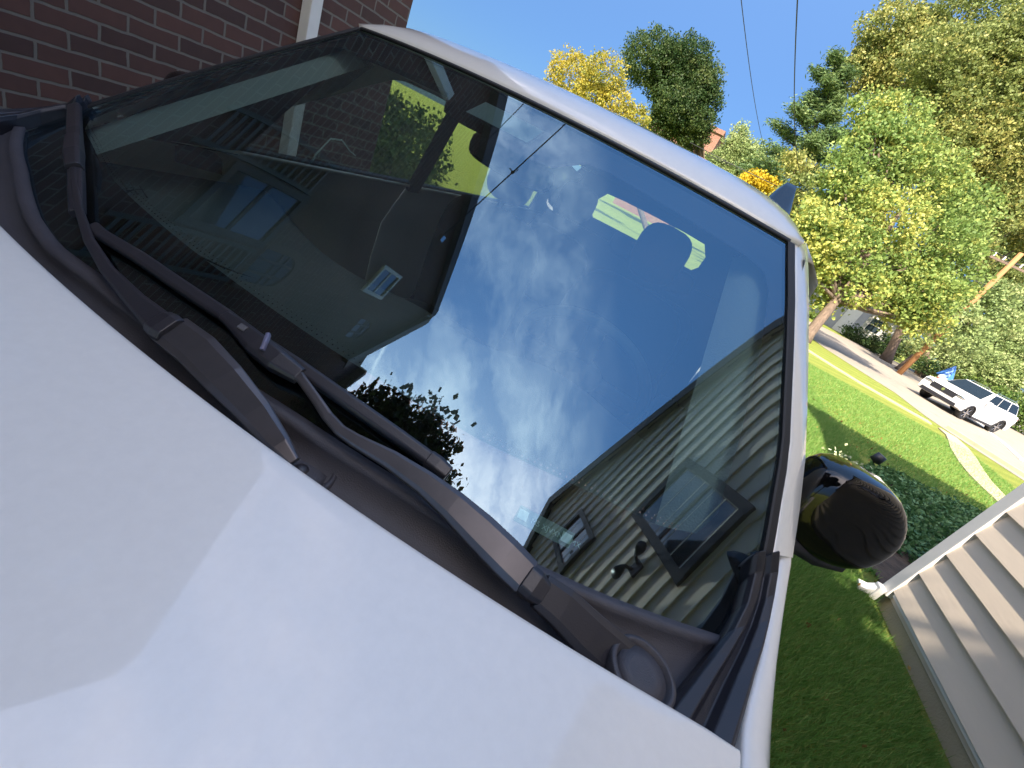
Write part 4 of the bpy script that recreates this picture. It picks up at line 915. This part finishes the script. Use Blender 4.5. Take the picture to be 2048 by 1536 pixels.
# ================================================================== HOUSES ACROSS THE STREET
def farhouse(name, px0, px1, Y, zb, hw, label, wallm, depth=8, roofh=2.6, gable=True, storeys=1):
    a = AY(*px0, Y); b = AY(*px1, Y); x0, x1 = sorted((float(a[0]), float(b[0]))); rt = root(name, ((x0+x1)/2, Y, zb), label, 'house')
    box('wall', x0, x1, Y, Y+depth, zb-.5, zb+hw, wallm, rt)
    xm = (x0+x1)/2; o = .35
    V = [(x0-o,Y-o,zb+hw-.1),(x1+o,Y-o,zb+hw-.1),(x1+o,Y+depth+o,zb+hw-.1),(x0-o,Y+depth+o,zb+hw-.1),(x0-o,Y+depth/2,zb+hw+roofh),(x1+o,Y+depth/2,zb+hw+roofh)]
    mk('roof', V, [(0,1,5,4),(3,4,5,2),(0,4,3),(1,2,5),(0,3,2,1)], MT['shingle'], rt)
    w = x1-x0; n = max(2, int(w/2.2))
    for i in range(n):
        cx = x0+w*(i+.5)/n
        if i == n//2:
            d = mk('door', *boxVF(cx-.5,cx+.5,Y-.05,Y-.003,zb,zb+2.1), MT['white'], rt); PO[d.name] = PO[rt.name]; mk('handle', *boxVF(cx+.35,cx+.42,Y-.09,Y-.052,zb+1,zb+1.06), MT['chrome'], d)
        else:
            f_ = mk('window', *joinVF(boxVF(cx-.62,cx-.52,Y-.06,Y-.003,zb+.9,zb+2.2), boxVF(cx+.52,cx+.62,Y-.06,Y-.003,zb+.9,zb+2.2), boxVF(cx-.52,cx+.52,Y-.06,Y-.003,zb+2.1,zb+2.2), boxVF(cx-.52,cx+.52,Y-.06,Y-.003,zb+.9,zb+1.0), boxVF(cx-.52,cx+.52,Y-.055,Y-.003,zb+1.52,zb+1.58)), MT['white'], rt); PO[f_.name] = PO[rt.name]
            mk('pane', *boxVF(cx-.52,cx+.52,Y-.03,Y-.004,zb+1.0,zb+2.1), MT['winglass'], f_)
    return rt
farhouse('grey_house', (1585,640), (1688,690), 42, .05, 3.0, 'grey clapboard house half hidden behind the maple trunk', MT['greyw'])
farhouse('white_house', (1712,660), (1800,700), 47, .15, 2.7, 'white house under the trees right of the grey house', MT['white'])
farhouse('brick_cottage', (1440,470), (1560,540), 62, .5, 4.2, 'red brick house with grey roof behind the car roof', MT['redbrick'])
tb = root('brick_block', (float(AY(1420,280,66)[0]), 66, 0), 'tall salmon red brick building peeping between trees above the car roof', 'building')
cx0 = float(AY(1330,300,66)[0]); cx1 = float(AY(1432,290,66)[0]); zt = float(AY(1425,262,66)[2])
box('wall', cx0-3, cx1, 66, 78, -.5, zt, MT['redbrick'], tb); box('cornice', cx0-3.2, cx1+.2, 65.8, 78.2, zt, zt+.5, MT['redbrick'], tb)

# ================================================================== POLE AND WIRES
def upole(name, x, y, h, label, lamp=False, r=.15):
    rt = root(name, (x,y,ground_z(x,y)), label, 'utility pole', 'utility poles along the street'); z0 = ground_z(x,y)
    mk('shaft', *tubeVF([(x,y,z0-.3),(x,y,z0+h*.5),(x,y,z0+h)], [r,r*.86,r*.72], 14), MT['pole'], rt, True)
    mk('crossarm', *boxVF(x-.95,x+.95,y-.05,y+.05,z0+h-.68,z0+h-.58), MT['bark'], rt)
    for dx in (-.85,-.4,.4,.85): mk('insulator', *tubeVF([(x+dx,y,z0+h-.56),(x+dx,y,z0+h-.38)], [.04,.03], 8), MT['white'], rt)
    return z0+h
PT = upole('utility_pole', POLE[0], POLE[1], float(AY(2022,497,POLE[1])[2])-.0, 'orange-brown utility pole on the verge left of the white SUV')
p2 = AY(2010,818,36); upole('utility_pole', float(p2[0])+3.4, 38.5, 9.5, 'weathered utility pole just behind the tail of the white SUV')
for k, (dx, dz) in enumerate(((-1,0),(1,0),(0,-1.4))):
    a = (POLE[0]+dx, POLE[1], PT-.38+dz); cable('power_line', sag(a, (-22+dx*1.5, 62, 10.5+dz*.6), 1.1), .022, ('overhead wire on the left end of the crossarm, running left','overhead wire on the right end of the crossarm, running left','lowest overhead wire running left from the orange pole')[k])
    cable('power_line', sag(a, (float(p2[0])+3.4+dx, 38.5, 9.3+dz), .35), .02, ('overhead wire from the left crossarm end, running right','overhead wire from the right crossarm end, running right','lowest overhead wire running right from the orange pole')[k])
cable('power_line', [AY(1380,285,30),AY(1450,322,30),AY(1512,352,30),AY(1600,395,30)], .02, 'pale straight wire above the car roof in front of the small spruce')

# ================================================================== WHITE SUV
def suv(pf, pr):
    f = Vector((*pf, 0)); r = Vector((*pr, 0)); d = (f-r).normalized(); ang = math.atan2(d.y, d.x); wb = 2.9
    s = Vector((-d.y, d.x, 0)); # left side of the vehicle
    # pf/pr are the contact points of the wheels on the near (left) side
    rt = root('white_suv', ((f.x+r.x)/2-s.x*.72, (f.y+r.y)/2-s.y*.72, .012), 'white SUV driving on the street at the right, front facing left', 'car'); rt.rotation_euler = (0,0,ang); rt.scale = (.87,.86,.80)
    def L(name, VF, mat, par=rt, sm=False):
        o = mk(name, VF[0], VF[1], mat, None, sm); o.parent = par; return o
    W = .98; wr = .385; fx, bx = 1.45, -1.45
    def archp(cx): return [(cx+(wr+.07)*math.cos(a), .37+(wr+.07)*math.sin(a)) for a in np.linspace(math.pi*.02, math.pi*.98, 11)]
    prof = [(2.30,.42),(2.34,.70),(2.28,.98),(2.1,1.10),(1.15,1.20),(-2.15,1.24),(-2.30,1.0),(-2.30,.55),(-2.2,.38)]
    bottom = [( -1.92,.36)]+archp(bx)[::-1]+[(-.9,.30),(.9,.30)]+archp(fx)[::-1]+[(1.95,.34)]
    poly = prof+bottom
    def ext(poly, y0, y1):
        n = len(poly); V = [(x,y0,z) for x,z in poly]+[(x,y1,z) for x,z in poly]; return V, [tuple(range(n)), tuple(range(n,2*n))[::-1]]+[(i,n+i,n+(i+1)%n,(i+1)%n) for i in range(n)]
    body = L('body', ext(poly, -W, W), MT['suvp']); bev(body, .09, 4, 35)
    body.data.update()
    lo = [(1.20,1.18,.90),(-2.2,1.20,.90),(-2.2,1.20,-.90),(1.20,1.18,-.90)]; hi = [(.35,1.74,.68),(-2.05,1.76,.66),(-2.05,1.76,-.66),(.35,1.74,-.68)]
    V = [(x,y,z) for x,z,y in lo]+[(x,y,z) for x,z,y in hi]
    gh = L('cabin', (V, [(0,1,2,3),(4,7,6,5),(0,4,5,1),(1,5,6,2),(2,6,7,3),(3,7,4,0)]), MT['suvp']); bev(gh, .09, 4)
    gm = pm('suv_glass', (.012,.018,.022), .12, spec=.25)
    def quad(name, fr, k0, k1, z0, z1, off, par=gh, mat=gm):
        A, B, Cc, D = [Vector(V[i]) for i in fr]   # bottom a->b, top d->c
        def P(k, t): return (A.lerp(B,k)).lerp(D.lerp(Cc,k), t)
        n = (B-A).cross(D-A).normalized(); cc_ = sum((Vector(p) for p in V), Vector())/8
        n = n*.012 if n.dot(A-cc_) > 0 else n*-.012
        q = [P(k0[0],z0)+n, P(k0[1],z0)+n, P(k1[1],z1)+n, P(k1[0],z1)+n]; L(name, ([tuple(p) for p in q],[(0,1,2,3)]), mat, par)
    for sgn, fr in ((1,(0,1,5,4)),(-1,(3,2,6,7))):
        quad('side_window', fr, (.10,.36),(.06,.33), .16,.90, -.03*sgn*1); quad('side_window', fr, (.38,.66),(.35,.65), .16,.90, -.03*sgn); quad('side_window', fr, (.69,.95),(.69,.95), .16,.90, -.03*sgn)
    quad('windshield', (0,3,7,4), (.05,.95),(.05,.95), .06,.94, .03); quad('rear_window', (1,2,6,5), (.06,.94),(.08,.92), .1,.9, -.03)
    L('grille', joinVF(boxVF(2.30,2.36,-.55,.55,.72,.98)), MT['black']); L('grille_emblem', tubeVF([(2.36,0,.86),(2.375,0,.86)], .07, 14), MT['chrome'])
    L('lower_grille', joinVF(boxVF(2.28,2.36,-.80,.80,.40,.56)), MT['black'])
    for sy in (-1,1):
        L('headlight', rbox((2.25,sy*.74,.93),(.11,.20,.06),.6), MT['chrome'], rt, True); L('tail_light', rbox((-2.26,sy*.84,1.05),(.07,.12,.12),.6), MT['red'], rt, True)
        mi = L('door_mirror', rbox((.95,sy*1.08,1.24),(.07,.13,.08),.6), MT['suvp'], rt, True)
        L('roof_rack', tubeVF([(.1,sy*.6,1.76),(-.1,sy*.6,1.82),(-1.7,sy*.6,1.83),(-1.9,sy*.6,1.78)], .02, 6), MT['chrome'])
        L('sill', boxVF(-.95,.95,*sorted((sy*.90,sy*1.0)),.24,.36), MT['black'])
        for cx in (fx, bx):
            L('wheel_arch', tubeVF([(cx+(wr+.06)*math.cos(a), sy*.97, .37+(wr+.06)*math.sin(a)) for a in np.linspace(0,math.pi,17)], .035, 6), MT['black'])
            rows = [[(cx+rr*math.cos(a), sy*yy, .385+rr*math.sin(a)) for a in np.linspace(0,2*math.pi,29)] for rr, yy in ((.01,.72),(.37,.72),(.385,.76),(.385,.92),(.36,.965),(.26,.965),(.25,.93),(.01,.90))]
            w = L('wheel', grid(rows), MT['rubber'], rt, True)
            sp = [barVF([(cx,sy*.955,.385),(cx+.25*math.cos(2*math.pi*k/6),sy*.955,.385+.25*math.sin(2*math.pi*k/6))],[.07,.06],[.02,.02],[(0,sy,0)]*2) for k in range(6)]
            L('rim', joinVF(*sp), MT['chrome'], w)
    for dx in (.55,-.45,-1.4): L('door_gap', boxVF(dx-.006,dx+.006,.975,.986,.42,1.16), MT['black'])
    return rt
suv(tuple(G(1908,833)[:2]), tuple(G(1978,864)[:2]))

# hydrant, tarp, post base
hp = AY(1852,782,30.5); hd = root('fire_hydrant', (float(hp[0]), 30.5, 0), 'red fire hydrant with white cap by the nose of the white SUV', 'fire hydrant'); hx = float(hp[0])
mk('body', *tubeVF([(hx,30.5,0),(hx,30.5,.06),(hx,30.5,.07),(hx,30.5,.75),(hx,30.5,.8)], [.2,.2,.14,.13,.16], 12), MT['red'], hd, True)
mk('cap', *sphereVF((hx,30.5,.86),(.16,.16,.16)), MT['white'], hd, True); mk('nozzle', *tubeVF([(hx-.25,30.5,.55),(hx+.25,30.5,.55)], .07, 10), MT['red'], hd, True)
tpb = AY(1893,750,35); tx0 = float(tpb[0])
tarp = root('garden_umbrella', (tx0,35,0), 'folded blue canopy standing at the roadside behind the SUV', 'canopy')
mk('canopy', *grid([[(tx0+r*math.cos(a), 35+r*math.sin(a), z) for a in np.linspace(0,2*math.pi,9)] for r, z in ((.03,1.75),(.25,1.35),(.48,.90),(.50,.84))]), MT['blue'], tarp); mk('pole', *tubeVF([(tx0,35,0),(tx0,35,1.75)], .04, 8), MT['darktrim'], tarp)

# small bed details
bp_ = G(1745,925,.1); st = mk('garden_light', *tubeVF([(bp_[0],bp_[1],0),(bp_[0],bp_[1],.12),(bp_[0],bp_[1],.13),(bp_[0]+.02,bp_[1],.24)], [.02,.02,.07,.06], 10), MT['black'], None, True); meta(st, 'small dark garden light standing in the ground cover', 'garden light')
cc = np.array(G(1700, 938, .16))+rng.normal(0,1,(260,3))*np.array([.11,.13,.05])
V, n, t = leaves(cc, .035, asp=.9); 
fb = G(1700, 938, 0); fl = root('flowering_plant', (fb[0], fb[1], 0), 'cream flowering plant sticking up behind the near door mirror', 'plant')
fastmesh('blossom', V, n, 4, pm('cream_flowers', (.55,.58,.35), .7), fl, t)
mk('stem', *joinVF(*[tubeVF([(fb[0],fb[1],0),(fb[0]+.5*(c_[0]-fb[0]),fb[1]+.5*(c_[1]-fb[1]),c_[2]*.6),tuple(c_)], .003, 4) for c_ in cc[:40]]), LEAF['ivy'], fl)

# fallen leaves on the grass by the drive
p_ = rng.uniform((1.5,.2),(6.5,8.5),(260,2)); p_ = p_[np.array([not inpoly(a,b,bed) for a,b in p_])]
V, n, t = leaves(np.stack([p_[:,0],p_[:,1],rng.uniform(.03,.055,len(p_))],1), .034, asp=.7, flat=-2.5)
meta(fastmesh('fallen_leaves', V, n, 4, leafmat('dry_leaves', (.16,.09,.03), (.30,.17,.05), (.42,.30,.10)), None, t), kind='stuff')
